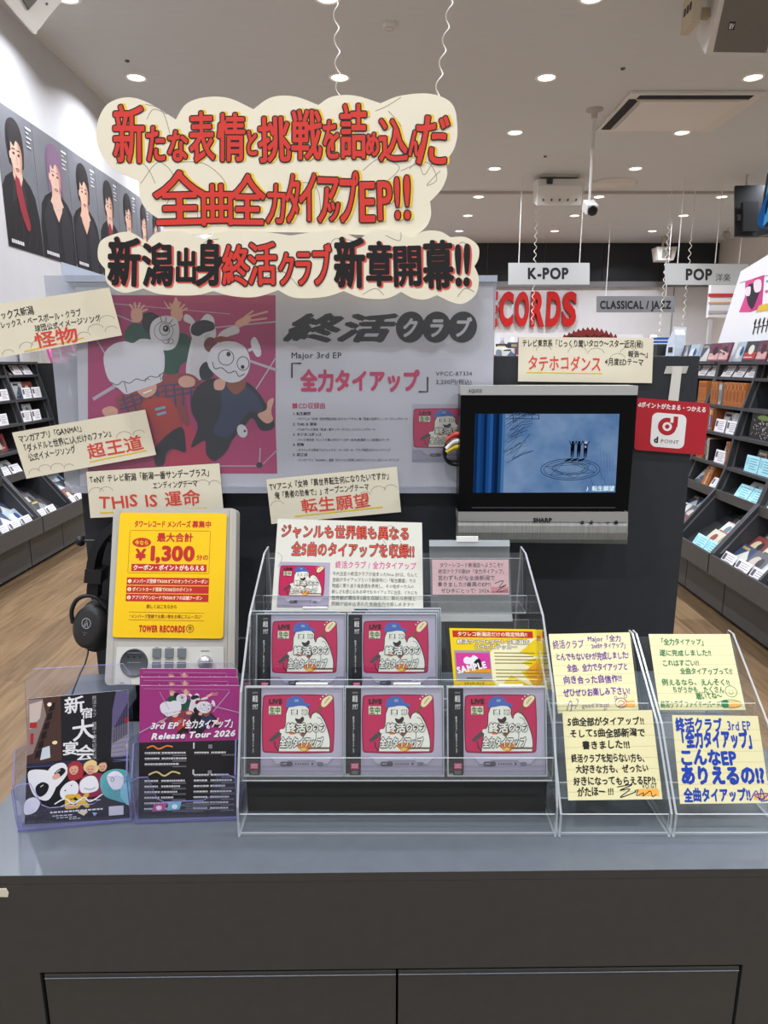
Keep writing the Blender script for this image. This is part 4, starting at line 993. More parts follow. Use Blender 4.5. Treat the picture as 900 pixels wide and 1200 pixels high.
for i, (l, x, w) in enumerate((('タワーレコード新潟店へようこそ!!', 52, 450), ('終活クラブの新EP「全力タイアップ」', 42, 480), ('言わずもがな全曲新潟で', 38, 405), ('書きました!!最高のEP!!', 34, 380), ('ぜひ手にとって!  2026.1.3', 60, 390))): a.text(l, x, 52 + i * 46, 36, INK, w=w, jit=.4, bold=.012)
a.rect(410, 196, 536, 238, M('#E89AA0', .6)); a.curve([(440, 170), (500, 150), (470, 200), (520, 180), (450, 230), (530, 215)], 5, INK); a.line([(415, 232), (535, 232)], 5, M('#5A2228', .6))
s.mb.build('pink_note', None, 'pale pink handwritten note inside the clear holder on the top step', 'note')

# yellow sticker card on the second step
PS = Vector((0, .940, ZT + .134)); NS2 = Vector((0, -math.cos(R(16)), math.sin(R(16))))
YC = M('#F2CE12', .5)
s = Sheet([p - NS2 * .0035 for p in quadP([(530, 737), (636, 738.5), (639, 808), (537, 808)], PS, NS2)], 10, 10, .0006, YC, M('#B89A08', .5)); s.a.rect(6, 1, 9.8, 1.9, RD); s.mb.build('sticker_card', None, 'rear yellow sticker card, its right edge showing behind the front one', 'card')
s = Sheet(quadP([(526.5, 736), (628, 737.5), (634.5, 808), (532.5, 808)], PS, NS2), 600, 430, .0006, YC, M('#B89A08', .5)); a = s.a
a.poly([(330, 110), (600, 60), (470, 170), (600, 200), (480, 240), (600, 300), (470, 300), (560, 420), (400, 330), (300, 430), (250, 300), (180, 250)], M('#F8F0C0', .5)); a.poly([(500, 300), (600, 220), (600, 420), (560, 430)], M('#EFA60E', .5))
a.up(); a.rect(20, 16, 575, 62, M('#C4281E', .5)); a.text('タワレコ新潟店だけの限定特典!!', 52, 52, 34, M('#F6E9C0', .5), w=485, bold=.03, dl=1)
for (l, x, y, w) in (('終活クラブ×タワレコ新潟店', 46, 106, 500), ('コラボステッカー', 160, 142, 300)): a.text(l, x, y, 36, INK, w=w, bold=.10, dl=1); a.text(l, x, y, 36, M('#F4EBD8', .5), w=w, bold=.035, dl=2)
a.rect(20, 155, 268, 368, M('#9C9CA4', .5)); a.rect(28, 172, 262, 312, M('#D63E9A', .5), dl=1); a.blob([(80, 222), (100, 200), (130, 206), (150, 190), (180, 210), (150, 250), (90, 248)], M('#F0EEF0', .5), dl=2); a.blob([(150, 240), (180, 214), (200, 230), (190, 300), (140, 300)], INK, dl=2); a.rect(60, 285, 262, 312, M('#E89A1E', .5), dl=3)
a.text('SAMPLE', 34, 318, 62, M('#F2EFEF', .5), w=210, bold=.06, rot=-12, dl=4); a.rrect(90, 345, 200, 355, 5, M('#5A5A62', .5), dl=1)
for i, w in enumerate((280, 270, 285, 255, 0, 290, 300, 280, 150)):
    if w: a.rect(296, 168 + i * 24, 296 + w, 174 + i * 24, M('#8A7A3A', .5))
a.text('ステッカーサイズ', 70, 395, 22, INK, w=142, bold=.02); a.text('W55mm×H55mm', 60, 420, 20, INK, w=160, bold=.02)
s.mb.build('sticker_card', None, 'front yellow sticker card with red banner, at right of the second step', 'card')

# ------------------------------------------------------------------ lined handwritten notes
NY = M('#DDD5A4', .6, noise=.01); NL = M('#C4AE86', .6); ORN = M('#F0A848', .55)
def note(px, P, lean, draw, label, W=360, H=330, lift=0):
    N = Vector((0, -math.cos(R(lean)), math.sin(R(lean)))); P = Vector(P) + N * lift
    s = Sheet(quadP(px, P, N), W, H, .0004, NY, M('#E0D9A4', .6)); a = s.a; a.step = .0001
    for k in range(1, 8): a.line([(0, k * H / 8 + 12), (W, k * H / 8 + 12)], 1.3, NL)
    a.up(); draw(a)
    return s.mb.build('handwritten_note', None, label, 'note', 'yellow lined handwritten notes')
LOWP = (0, .8215, ZT + .047); UPP = (0, .9035, ZT + .130)
PUR = M('#5E2A88', .55); GRN = M('#1E7040', .55); BLU = M('#123A9E', .55)
def n1(a):
    a.text('終活クラブ', 12, 62, 40, PUR, w=138, bold=.015, jit=.4); a.text('Major「全力', 168, 36, 30, PUR, w=150, jit=.4, bold=.03); a.text('2ndEP タイアップ」', 182, 66, 26, PUR, w=162, jit=.4, bold=.03)
    for l, x, y, w in (('とんでもないEPが完成しました!', 18, 112, 325), ('全曲、全力でタイアップと', 62, 160, 272), ('向き合った自信作!!', 40, 210, 262), ('ぜひぜひお楽しみ下さい!', 34, 262, 296)): a.text(l, x, y, 34, PUR, w=w, jit=.5, bold=.035)
    a.curve([(40, 320), (58, 285), (66, 292), (58, 326)], 3, PUR); a.curve([(60, 300), (84, 302), (76, 316)], 2.6, PUR); a.curve([(88, 275), (96, 282), (88, 300)], 2.4, PUR); a.text('good Visual', 110, 312, 26, PUR, w=122, jit=.4); a.text('gt.', 205, 325, 16, PUR)
    a.rect(300, 290, 346, 316, ORN); a.ring(285, 298, 26, 20, 2.6, PUR, 20); a.ring(264, 276, 6, 6, 2, PUR, 10); a.ring(308, 272, 7, 7, 2, PUR, 10); a.curve([(270, 300), (285, 288), (300, 300), (284, 306), (272, 312), (304, 312)], 2.2, M('#B03A3A', .5))
def n2(a):
    for l, x, y, w in (('5曲全部がタイアップ!!', 18, 52, 305), ('そして5曲全部新潟で', 22, 96, 300), ('書きました!!!', 68, 140, 190), ('終活クラブを知らない方も、', 22, 190, 300), ('大好きな方も、ぜったい', 36, 230, 284), ('好きになってもらえるEP!!', 24, 274, 318), ('がたほー !!!', 36, 312, 140)): a.text(l, x, y, 34, INK, w=w, jit=.5, bold=.038)
    a.rect(270, 292, 348, 318, ORN); a.text('VO.GT', 286, 290, 24, INK, w=60, jit=.3, bold=.01); a.curve([(190, 284), (250, 276), (200, 296), (240, 292), (198, 322), (262, 302)], 3.4, INK); a.curve([(256, 300), (270, 296), (262, 316), (290, 306), (286, 318), (316, 300), (322, 320), (338, 312)], 3, INK)
def n3(a):
    for l, x, y, w in (('「全力タイアップ」', 38, 46, 212), ('遂に完成しました!!', 36, 96, 226), ('これはすごい!!', 40, 140, 160), ('全曲タイアップって!!', 112, 176, 225), ('例えるなら、えんそく!!', 26, 224, 290), ('ちがうかも…たくさん', 66, 256, 220), ('聴いてね〜', 162, 282, 110), ('終活クラブ ファイヤーバード', 8, 318, 250)): a.text(l, x, y, 30, GRN, w=w, jit=.5, bold=.032)
    a.ring(314, 252, 24, 24, 2, GRN, 24); a.curve([(302, 256), (312, 264), (324, 256)], 2, GRN); a.line([(306, 246), (310, 248)], 2, GRN); a.line([(320, 246), (324, 248)], 2, GRN)
    a.blob([(262, 300), (282, 288), (300, 300), (288, 318), (268, 320)], GRN); a.blob([(292, 300), (320, 292), (345, 300), (330, 318), (300, 320)], ORN, dl=1); a.ring(300, 304, 48, 17, 2, GRN, 24, dl=2)
def n4(a):
    a.text('終活クラブ', 10, 58, 56, BLU, w=196, bold=.05, jit=.3); a.text('3rd EP', 226, 56, 50, BLU, w=100, bold=.025, jit=.2)
    a.text('「全力タイアップ」', 10, 118, 72, BLU, w=330, bold=.065, jit=.2); a.text('こんなEP', 14, 184, 66, BLU, w=236, bold=.06, jit=.3); a.text('ありえるの!?', 12, 254, 74, BLU, w=342, bold=.065, jit=.2); a.text('全曲タイアップ!!', 18, 318, 52, BLU, w=268, bold=.055, jit=.25)
    a.rect(296, 292, 352, 318, ORN); a.curve([(284, 316), (310, 284), (318, 320), (330, 276), (336, 316), (300, 300), (356, 296), (322, 322), (358, 318)], 4, BLU, dl=1)
note([(643, 743), (738, 741), (748.5, 832), (654, 836)], UPP, 35, n1, 'upper left yellow lined note with purple handwriting', lift=.0002)
note([(659, 834), (764, 832), (776.5, 936.5), (666, 938)], LOWP, 27, n2, 'lower left yellow lined note with black handwriting')
note([(760, 743), (855, 743), (874, 832), (773, 832)], UPP, 35, n3, 'upper right yellow lined note with green handwriting and smiling face')
note([(787.5, 838), (888, 839), (903, 941), (797, 942)], LOWP, 27, n4, 'lower right yellow lined note with bold blue handwriting')

# ------------------------------------------------------------------ leaflet holders and leaflets
def holder(pl, pr, label, mat, edge, dep=.075, hb=.2):
    O = at(*pl, Z=ZT); Q = at(*pr, Z=ZT); u = Q - O; W = u.length; u.normalize(); n = Vector((-u.y, u.x, 0)); z = Vector((0, 0, 1))
    t = E('leaflet_holder', (O + Q) / 2, label, 'leaflet holder')
    P = lambda a, d, h: O + u * a + n * d + z * (h + .0006)
    b = MB(); b.prism([P(0, 0, 0), P(W, 0, 0), P(W, dep, 0), P(0, dep, 0)], z * .003, mat, edge); b.build('base', t)
    b = MB(); b.prism([P(0, .001, .0032), P(W, .001, .0032), P(W, .001 - .004, .03), P(W, -.005, .068), P(W - .012, -.0055, .074), P(W * .82, -.0055, .074), P(W * .74, -.004, .04), P(W * .68, -.0035, .034), P(W * .3, -.0035, .034), P(W * .24, -.004, .04), P(W * .17, -.0055, .074), P(.012, -.0055, .074), P(0, -.005, .068), P(0, -.003, .03)], n * .002, mat, edge); b.build('front_pocket', t)
    for a0 in (0, W - .002):
        b = MB(); b.prism([P(a0, .0032, .0034), P(a0, dep, .0034), P(a0, dep + .012, .085), P(a0, .02, .11), P(a0, .0, .07)], u * .002, mat, edge); b.build('side_wall', t)
    b = MB(); b.prism([P(.0022, dep * .6, .0034), P(W - .0022, dep * .6, .0034), P(W - .0022, dep * .6 + .03, hb - .016), P(W - .012, dep * .6 + .032, hb), P(.014, dep * .6 + .032, hb), P(.0022, dep * .6 + .03, hb - .016)], n * .002, mat, edge); b.build('back_panel', t)
holder((21, 975.5), (154, 963), 'clear leaflet holder with bluish edges at left end of the counter', ACB, ACBE)
holder((158, 966), (279, 961), 'clear leaflet holder with bluish edges beside the record stand', ACB, ACBE)
def lplane(yaw, lean, P): return P, Vector((math.sin(R(yaw)) * math.cos(R(lean)), -math.cos(R(yaw)) * math.cos(R(lean)), math.sin(R(lean))))
Pf = at(92, 965, Z=ZT + .005) + Vector((0, .012, 0)); Pf, Nf = lplane(5, 10, Pf)
q = quadP([(33.5, 819), (150, 808.5), (152.5, 960), (29, 969)], Pf, Nf)
FB = M('#15131A', .4, coat=.3); FW = M('#E8E6E8', .45)
s = Sheet(q, 100, 140, .0006, FB, FW, outline=rr(0, 0, 100, 140, 1.5)); a = s.a
a.poly([(0, 1), (16, .5), (32, 0), (34, 70), (0, 72)], M('#4A332E', .45)); a.poly([(0, 1), (14, 1), (18, 20), (6, 60), (0, 62)], M('#8E7A74', .45)); a.poly([(1, 6), (14, 3), (12, 22), (2, 34)], M('#C9B8AE', .45), dl=1)
a.poly([(88, 0), (100, 1), (100, 76), (82, 74), (84, 20)], M('#5E567C', .45)); a.poly([(84, 40), (100, 34), (100, 76), (82, 74)], M('#8D8799', .45), dl=1)
a.up()
for i in range(6): a.poly([(22 - i * 2.6, 8 + i * 10), (27 - i * 2.6, 6 + i * 10), (26 - i * 2.6, 14 + i * 10), (20.5 - i * 2.6, 16 + i * 10)], M('#1E1518', .45))
for i in range(9): a.line([(85 + i * 1.7, 40 - i * 3.2), (84.5 + i * 1.7, 56 - i)], .9, M('#1F1B2C', .45), dl=1)
for i in range(7): a.line([(83, 44 + i * 4.4), (100, 40 + i * 5)], .35, M('#5E5874', .45), dl=1)
a.rect(2, 26, 9, 32, M('#B02A2E', .45)); a.rect(3, 38, 6, 50, M('#A82A30', .45)); a.ellipse(21, 8, 2.2, 2.2, M('#FFF2DC', .4)); a.ellipse(27, 50, 2.6, 2, M('#F6DDA4', .4)); a.poly([(15, 55), (22, 53), (23, 66), (13, 68)], M('#C9D4DA', .45)); a.ellipse(98, 32, 2.4, 3.4, M('#C03A3A', .4)); a.ellipse(98, 60, 1.6, 2, M('#D8C23A', .4))
a.up()
for ch, x0, y0, x1, y1 in (('新', 36, 1.5, 56, 20), ('宿', 53, 15, 64, 26.5), ('大', 44, 27, 66, 50), ('宴', 35, 50, 50, 65), ('会', 48, 55, 66, 73)): a.gbox(ch, x0, y0, x1, y1, FW, .02, 3, random.uniform(-6, 6))
a.text('終活クラブ 結成十周年記念公演', 66, 2, 4.6, M('#B8B6B8', .5), vert=True, track=.02)
a.up(); a.rect(0, 71, 100, 74, M('#2A2C46', .45)); a.line([(0, 74.5), (100, 76)], .7, M('#58558A', .4))
SK = M('#DFA88C', .45)
a.blob([(2, 80), (12, 78), (24, 82), (30, 94), (22, 112), (10, 108), (4, 96)], FW); a.blob([(16, 92), (24, 76), (36, 73), (40, 84), (30, 98), (22, 100)], FW); a.blob([(10, 96), (16, 92), (22, 96), (20, 104), (14, 108), (10, 103)], FB, dl=1); a.blob([(27, 84), (34, 78), (38, 82), (32, 88)], FB, dl=1); a.ellipse(29, 87, 4, 3, SK, rot=-30, dl=1); a.blob([(0, 112), (8, 108), (14, 114), (10, 124), (0, 126)], FW)
a.blob([(40, 78), (46, 72), (54, 76), (54, 90), (42, 92)], M('#A8303A', .45)); a.ellipse(46, 81, 4.4, 5.6, SK, dl=1); a.blob([(56, 76), (64, 72), (70, 78), (68, 86), (57, 84)], M('#E8CC8C', .45)); a.ellipse(62, 82, 4.6, 5.6, SK, dl=1); a.blob([(69, 76), (76, 69), (84, 72), (82, 82), (76, 84)], FB); a.ellipse(74, 80, 4.2, 5.6, SK, dl=1)
a.blob([(54, 90), (74, 88), (78, 108), (52, 112)], M('#8A2A4A', .45)); a.blob([(72, 92), (84, 84), (100, 90), (100, 120), (86, 118), (74, 110)], M('#5AA8A8', .45)); a.up(2)
a.blob([(33, 104), (38, 96), (46, 93), (51, 100), (48, 110), (36, 112)], FW); a.blob([(52, 96), (58, 90), (66, 90), (70, 98), (68, 106), (54, 107)], FW); a.blob([(78, 92), (86, 86), (94, 92), (93, 104), (84, 106)], FW); a.blob([(92, 104), (100, 100), (100, 124), (92, 116)], M('#8CCBD4', .45))

for (fx, fy, hc) in ((46, 81, '#A8303A'), (62, 82, '#E8CC8C'), (74, 80, '#1A171A')):
    a.blob([(fx - 5, fy - 1), (fx - 5, fy - 6), (fx, fy - 8), (fx + 5, fy - 6), (fx + 5, fy - 1), (fx + 3, fy - 4), (fx - 2, fy - 4)], M(hc, .45), dl=1)
    a.line([(fx - 2.4, fy), (fx - .9, fy)], .7, FB, dl=2); a.line([(fx + .9, fy), (fx + 2.4, fy)], .7, FB, dl=2); a.curve([(fx - 1.6, fy + 2.6), (fx, fy + 3.4), (fx + 1.6, fy + 2.6)], .6, M('#8A3A34', .5), dl=2)
a.line([(14, 97), (17, 95)], .8, FW, dl=3); a.line([(29, 83), (33, 80)], .7, FW, dl=3)
a.ring(83.5, 95, 1.6, 2, .5, FB, 12, dl=1); a.curve([(56, 102), (62, 104), (67, 102)], .5, FB, dl=1); a.ellipse(38, 103, .8, .8, FB, n=8, dl=1); a.ellipse(44, 98, .7, .7, FB, n=8, dl=1)
a.up(2); a.text('EX', 38, 122, 19, M('#D9AE3C', .4), w=24, bold=.09); a.curve([(28, 117), (38, 112), (46, 118), (56, 112), (62, 117), (74, 110)], 1.4, FW, dl=1); a.curve([(34, 120), (50, 115), (72, 116)], .7, FW, dl=1)
for y, x0, x1, w in ((126, 24, 74, 1.6), (130, 26, 46, 1), (132.4, 30, 50, .8), (134.4, 42, 53, .8)):
    x = x0
    while x < x1: d = random.uniform(1.4, 4); a.line([(x, y), (min(x + d, x1), y)], w, FW); x += d + .9
a.poly([(50, 128), (55, 125), (60, 128), (56, 132)], M('#E8D8B8', .4)); a.poly([(64, 129), (69, 130), (66, 133.5)], M('#9CC0DC', .4))
for i in range(90): x = random.uniform(1, 30); y = random.uniform(121, 139); a.line([(x, y), (x + .5, y - .2)], .35, M('#9A8AA0', .5))
a.rect(80, 124, 94, 134, M('#D8D6D8', .45))
s.mb.build('leaflet', None, 'dark concert leaflet with white brush lettering and five people, in the left holder', 'leaflet')

Pg = at(222, 961, Z=ZT + .005) + Vector((0, .012, 0)); Pg, Ng = lplane(2, 10, Pg)
MAGF = M('#9A2C74', .4, coat=.3)
G2_ = 'magenta tour leaflets in the second holder'
def tour(k):
    dx, dy = -1.8 * k, -8.5 * k
    q = [p - Ng * (.0012 + .006 * k) for p in quadP([(163.5 + dx, 803.5 + dy), (281 + dx * 1.6, 803.5 + dy), (276.5, 960), (162, 962)], Pg, Ng)]
    s = Sheet(q, 100, 135, .0008, MAGF, FW, outline=rr(0, 0, 100, 135, 1.5)); a = s.a
    a.poly([(0, 57), (100, 55), (100, 135), (0, 135)], M('#1B191C', .4, coat=.3))
    a.up(); ms = Art(s.mb, lambda u, v: s.f(14 + u * .3, 1 + v * .245), s.n, .0001, a.l)
    masks_small(ms); a.l = 9
    for p_, w in (([(0, 47), (28, 32)], 1), ([(20, 6), (30, 24)], .5), ([(90, 6), (74, 26)], .7), ([(68, 19), (100, 27)], .8), ([(4, 3), (90, 4)], .3)): a.line(p_, w, M('#B59ABA', .4))
    a.text('3rd EP', 12, 43, 8.5, FW, w=28, bold=.04, ital=.3, rot=-1); a.text('「全力タイアップ」', 40, 42, 9, FW, w=58, bold=.04, ital=.2, rot=-1); a.text('Release Tour 2026', 13, 53.5, 8.5, FW, w=85, bold=.05, ital=.3, rot=-2)
    g = M('#C8C6C8', .5); d_ = M('#7E7C80', .5)
    a.curve([(8, 62), (14, 60), (20, 63), (28, 60), (34, 61)], 1.5, M('#E07A3C', .5)); a.curve([(10, 89), (18, 86), (26, 90), (34, 86), (42, 88)], 1.6, M('#C9B87A', .5))
    a.rect(54.5, 57, 56, 63, g); a.rect(54.5, 84, 56, 89, g); a.rect(70, 59, 74, 63, d_); a.rect(70, 85, 74, 89, d_)
    for c in range(2):
        for i in range(11):
            y = 67 + i * 5.6
            if (c == 0 and i in (3, 4)) or (c == 1 and i in (1, 2, 3)): continue
            x = 6 + c * 50
            for (x0, w) in ((x, 14), (x + 17, random.uniform(10, 24))):
                q_ = x0
                while q_ < x0 + w: e_ = random.uniform(1.2, 3); a.line([(q_, y), (q_ + e_, y - .05)], 1.7, g); q_ += e_ + .5
            a.line([(x, y + 1.9), (x + 42, y + 1.5)], .25, d_); a.line([(x + 28, y + 2.8), (x + 42, y + 2.7)], .7, d_)
    a.poly([(16, 118), (29, 117), (27, 125), (14, 126)], M('#B84A86', .5)); a.poly([(31, 117), (44, 116), (42, 124), (29, 125)], M('#6FB4C4', .5)); a.ellipse(21, 122, 3, 2.4, FW, n=12, dl=1); a.ellipse(37, 121, 3, 2.4, FW, n=12, dl=1)
    for i in range(6): a.line([(48, 118 + i * 1.7), (48 + random.uniform(18, 42), 117.6 + i * 1.7)], .6, d_)
    return s.mb.build('leaflet', None, ('front magenta and black tour leaflet in the second holder', 'second magenta tour leaflet, top edge showing behind the front one', 'third magenta tour leaflet, rearmost top edge above the others')[k], 'leaflet', G2_)
def masks_small(ms):
    # the same group photograph without its backdrop
    n0 = len(ms.mb.f)
    masks(ms)
    bad = {ms.mb.mi(M('#A83467', .5)), ms.mb.mi(M('#B5376A', .5)), ms.mb.mi(M('#C03050', .5)), ms.mb.mi(M('#B5AFBA', .4))}
    idx = [i for i in range(n0, len(ms.mb.f)) if ms.mb.m[i] not in bad]
    ms.mb.f = ms.mb.f[:n0] + [ms.mb.f[i] for i in idx]; ms.mb.sm = ms.mb.sm[:n0] + [ms.mb.sm[i] for i in idx]; ms.mb.m = ms.mb.m[:n0] + [ms.mb.m[i] for i in idx]
for k in range(3): tour(k)
# ------------------------------------------------------------------ portrait posters along the left wall
def portrait(y0, y1, z0, z1, hair, skin, top, glove, lab, tilt=0, long=0):
    q = [Vector((XL + .003, y0, z1)), Vector((XL + .003, y1, z1)), Vector((XL + .003, y1, z0)), Vector((XL + .003, y0, z0))]
    s = Sheet(q, 100, 150, .002, M('#6F7177', .5, noise=.12, scale=2.2), M('#55565A', .5)); a = s.a; a.step = .0006
    f0 = s.f; a.f = lambda u, v: f0(min(99.5, max(.5, 50 + (u - 50) * ZM)), min(149.5, max(1, 6 + (v + DV - 6) * ZM)))
    ZM = 1.22; DV = -8
    BKC = M('#17171A', .5); BK2 = M('#2B2B31', .45); SKN = M(skin, .5); HR = M(hair, .55); W_ = M('#DADADC', .5); SH = M('#B98A74', .5)
    c = 50 + tilt
    a.rect(98.6, 0, 100, 150, M('#3C3D40', .5))
    a.up(); a.poly([(c - 12, 64), (c - 28, 71), (c - 38, 80), (c - 44, 100), (max(1, c - 50), 158), (min(98, c + 50), 158), (c + 43, 98), (c + 37, 79), (c + 27, 70), (c + 12, 64)], BKC)
    a.up(); a.poly([(c - 9, 52), (c + 9, 52), (c + 11, 68), (c + (16 if top else 6), 74), (c, 92 if top else 80), (c - (16 if top else 6), 74), (c - 11, 68)], SKN)
    if top: a.poly([(c - 20, 72), (c - 12, 76), (c - 4, 100), (c - 8, 150), (c - 30, 150), (c - 34, 90)], BK2); a.poly([(c + 20, 72), (c + 12, 76), (c + 4, 100), (c + 8, 150), (c + 30, 150), (c + 34, 90)], BK2)
    else: a.line([(c, 80), (c + 1, 150)], 1.2, BK2); a.poly([(c - 11, 66), (c, 82), (c - 18, 92)], BK2); a.poly([(c + 11, 66), (c, 82), (c + 18, 92)], BK2)
    if top: a.curve([(c - 9, 70), (c - 3, 79), (c + 5, 79), (c + 10, 70)], 1.1, M('#C9C9CC', .3, metal=.5), dl=1)
    for k in range(5): a.curve([(c - 36 + k * 16, 96 + (k % 2) * 14), (c - 32 + k * 16, 112), (c - 38 + k * 16, 128)], 1.4, BK2, dl=1)
    if glove: a.blob([(c - 8, 74), (c - 2, 64), (c + 4, 72), (c + 12, 92), (c + 18, 108), (c + 10, 112), (c - 2, 96)], M('#8E2A36', .45), dl=2)
    DV = 0
    a.up(2); a.blob([(c - 17, 44 + long * 14), (c - 19, 28), (c - 14, 14), (c, 8), (c + 14, 13), (c + 19, 28), (c + 17, 44 + long * 14), (c + 12, 50), (c - 12, 50)], HR)
    a.up(); a.blob([(c - 12.5, 30), (c - 12, 46), (c - 6, 56), (c, 59.5), (c + 6, 56), (c + 12, 46), (c + 12.5, 30), (c + 6, 22), (c - 6, 22)], SKN)
    a.blob([(c + 4, 24), (c + 12.5, 30), (c + 12, 46), (c + 6, 56), (c + 8, 42)], SH, dl=1)
    a.up(2); a.blob([(c - 15, 36), (c - 14, 20), (c - 2, 13), (c + 10, 16), (c + 15, 26), (c + 14, 37), (c + 10, 30), (c + 2, 27), (c - 4, 33), (c - 10, 30), (c - 12, 38)], HR)
    a.up()
    for sx_ in (-5.4, 5.4): a.ellipse(c + sx_, 39, 2.6, 1.1, M('#22191A', .5), n=12); a.line([(c + sx_ - 3.4, 35.4), (c + sx_ + 3.4, 35)], .9, HR)
    a.line([(c, 40), (c + 1.4, 47), (c - 1, 47.6)], .8, SH); a.curve([(c - 4, 52), (c, 51.2), (c + 4, 52), (c, 53.6), (c - 4, 52)], .9, M('#9A5A52', .5)); a.ellipse(c - 14, 42, 1.8, 3.4, SKN, n=10)
    ZM = 1.0
    for k, w in enumerate((16, 8, 15, 10, 12)): a.line([(97 - 18, 10 + k * 5), (97 - 18 + w, 10 + k * 5)], 2.4 if k == 0 else 1.3, W_)
    x = 8
    while x < 40: d = random.uniform(2, 4.5); a.line([(x, 143), (x + d, 143)], 4, W_); x += d + .9
    return s.mb.build('portrait_poster', None, lab, 'poster', 'portrait posters on the left wall')
zb, zt = at(0, 285, X=XL).z, at(0, 120, X=XL).z
seams = [at(x, y, X=XL + .003).y for x, y in ((1, 205), (44, 222), (84, 243), (115.5, 258), (140, 262), (161, 270), (176, 276), (189, 280))]
for i, (h, sk, tp, gl, tl, lg, lb) in enumerate((('#1D191A', '#D7AF9B', 0, 1, -4, 0, 'portrait poster of a person in black with red glove, nearest on the left wall'), ('#7A5A78', '#DDB6A2', 1, 0, 3, 1, 'portrait poster of a person with purple hair and dark jacket, second on the left wall'), ('#151314', '#D9AE96', 1, 0, -2, 0, 'portrait poster of a black-haired person with silver necklace, third on the left wall'),
        ('#191617', '#DAB29E', 0, 1, 2, 0, 'portrait poster with red glove, fourth on the left wall beside the cloud sign'), ('#1A1718', '#D9B09A', 0, 0, 0, 0, 'portrait poster fifth on the left wall, above the small cloud sign'), ('#2A2020', '#D5AA96', 0, 0, 2, 1, 'portrait poster sixth on the left wall, partly behind the cloud sign'), ('#1C191A', '#D6AC98', 1, 0, 0, 0, 'portrait poster farthest along the left wall, mostly behind the cloud sign'))):
    portrait(seams[i] + .003, seams[i + 1] - .003, zb, zt, h, sk, tp, gl, lb, tl, lg)
b = MB(); q0 = at(75, 345, X=XL); q1 = at(126, 322, X=XL)
b.box(XL + .0005, XL + .004, q0.y, q0.y + 2.2, q0.z - .05, q1.z, M('#AEB8C8', .4)); b.build('notice_board', None, 'pale grey-blue board on the left wall, just above the poster holder corner', 'board')

# ------------------------------------------------------------------ record racks along the aisles
RK = M('#3A3B3E', .5, noise=.05, scale=30); RKD = M('#222326', .6); RKB = M('#454341', .5, noise=.05, scale=30); UPR = M('#8C8E92', .4, metal=.6)
PROFILE = [(.0, .28), (-.088, .285), (-.09, .385), (.13, .66), (.178, .80), (.205, .985), (.24, 1.15), (.29, 1.33), (.30, 1.405), (.455, 1.405), (.455, .28)]
SH = [(.178, .79), (.205, .975), (.24, 1.14), (.29, 1.315), (.285, 1.41)]
def rack(s, Xb, y0, n, label):
    """one shelving unit: n bays of .48 m, s = +1 right-hand aisle, -1 left-hand aisle"""
    B = .479; y1 = y0 + n * B
    t = E('record_rack', (s * (Xb + .2), (y0 + y1) / 2, 0), label, 'rack', 'charcoal record racks')
    X = lambda e: s * (Xb + e)
    def bx(b, e0, e1, ya, yb, z0, z1, m): x0, x1 = sorted((X(e0), X(e1))); b.box(x0, x1, ya, yb, z0, z1, m)
    for i in range(n):
        b = MB(); bx(b, 0, .018, y0 + i * B + .004, y0 + (i + 1) * B - .004, .03, .279, RKB); b.build('base_panel', t)
    b = MB(); bx(b, .03, .4, y0 + .004, y1 - .004, .0, .03, GAP); b.build('plinth', t)
    b = MB(); bx(b, -.106, -.0905, y0 + .006, y1 - .006, .27, .378, RKB); b.build('front_rail', t)
    b = MB(); bx(b, .43, .4549, y0 + .004, y1 - .004, .03, 1.40, RKD); b.build('back_board', t)
    for i in range(n + 1):
        yy = y0 + i * B - (.018 if i == n else (0 if i == 0 else .009))
        b = MB(); b.prism([(X(e), yy, z) for e, z in PROFILE], (0, .018, 0), RK); d = b.build('divider', t)
        for sg in (-1, 1):
            if (i == 0 and sg < 0) or (i == n and sg > 0): continue
            u = MB(); yb = yy + (.009 + sg * .0105); pts = [(e + .03, z) for e, z in PROFILE[2:9]]
            for (e0, z0), (e1, z1) in zip(pts, pts[1:]):
                u.prism([(X(e0), yb, z0), (X(e0 + .012), yb, z0), (X(e1 + .012), yb, z1), (X(e1), yb, z1)], (0, .0012 * sg, 0), UPR)
            o = u.build('perforated_strip', d)
    for (ya, yb, e0, e1, z0, z1) in [(0, 0, -.088, .24, .30, .50), (0, 0, .14, .33, .60, .70)]:
        b = MB(); b.prism([(X(e0), y0 + .02, z0), (X(e1), y0 + .02, z1), (X(e1), y0 + .02, z1 + .01), (X(e0), y0 + .02, z0 + .01)], (0, n * B - .04, 0), RKD); b.build('tray', t)
    b = MB(); bx(b, .125, .138, y0 + .019, y1 - .019, .598, .652, RKB); b.build('tray_lip', t)
    for (e0, z) in SH:
        b = MB(); bx(b, e0 - .004, .429, y0 + .019, y1 - .019, z - .018, z, RK); b.build('shelf', t)
    return t
XRB, XLB = 1.89, 2.43
rr_ = {}
for i, (y0, lb) in enumerate(((2.65, 'charcoal record rack in right-hand aisle, nearest unit at the photo edge'), (3.61, 'charcoal record rack in right-hand aisle, unit beside the red point sign'), (4.57, 'charcoal record rack in right-hand aisle, unit half hidden behind the panel'), (5.53, 'charcoal record rack in right-hand aisle, farther unit behind the panel'), (6.49, 'charcoal record rack in right-hand aisle, second farthest unit'), (7.45, 'charcoal record rack in right-hand aisle, farthest unit'))):
    rr_[i] = rack(1, XRB, y0, 2, lb)
for (y0, lb) in ((3.57, 'charcoal record rack in left-hand aisle, nearer unit at the photo edge'), (4.53, 'charcoal record rack in left-hand aisle, unit beside the headphones')):
    rack(-1, XLB, y0, 2, lb)

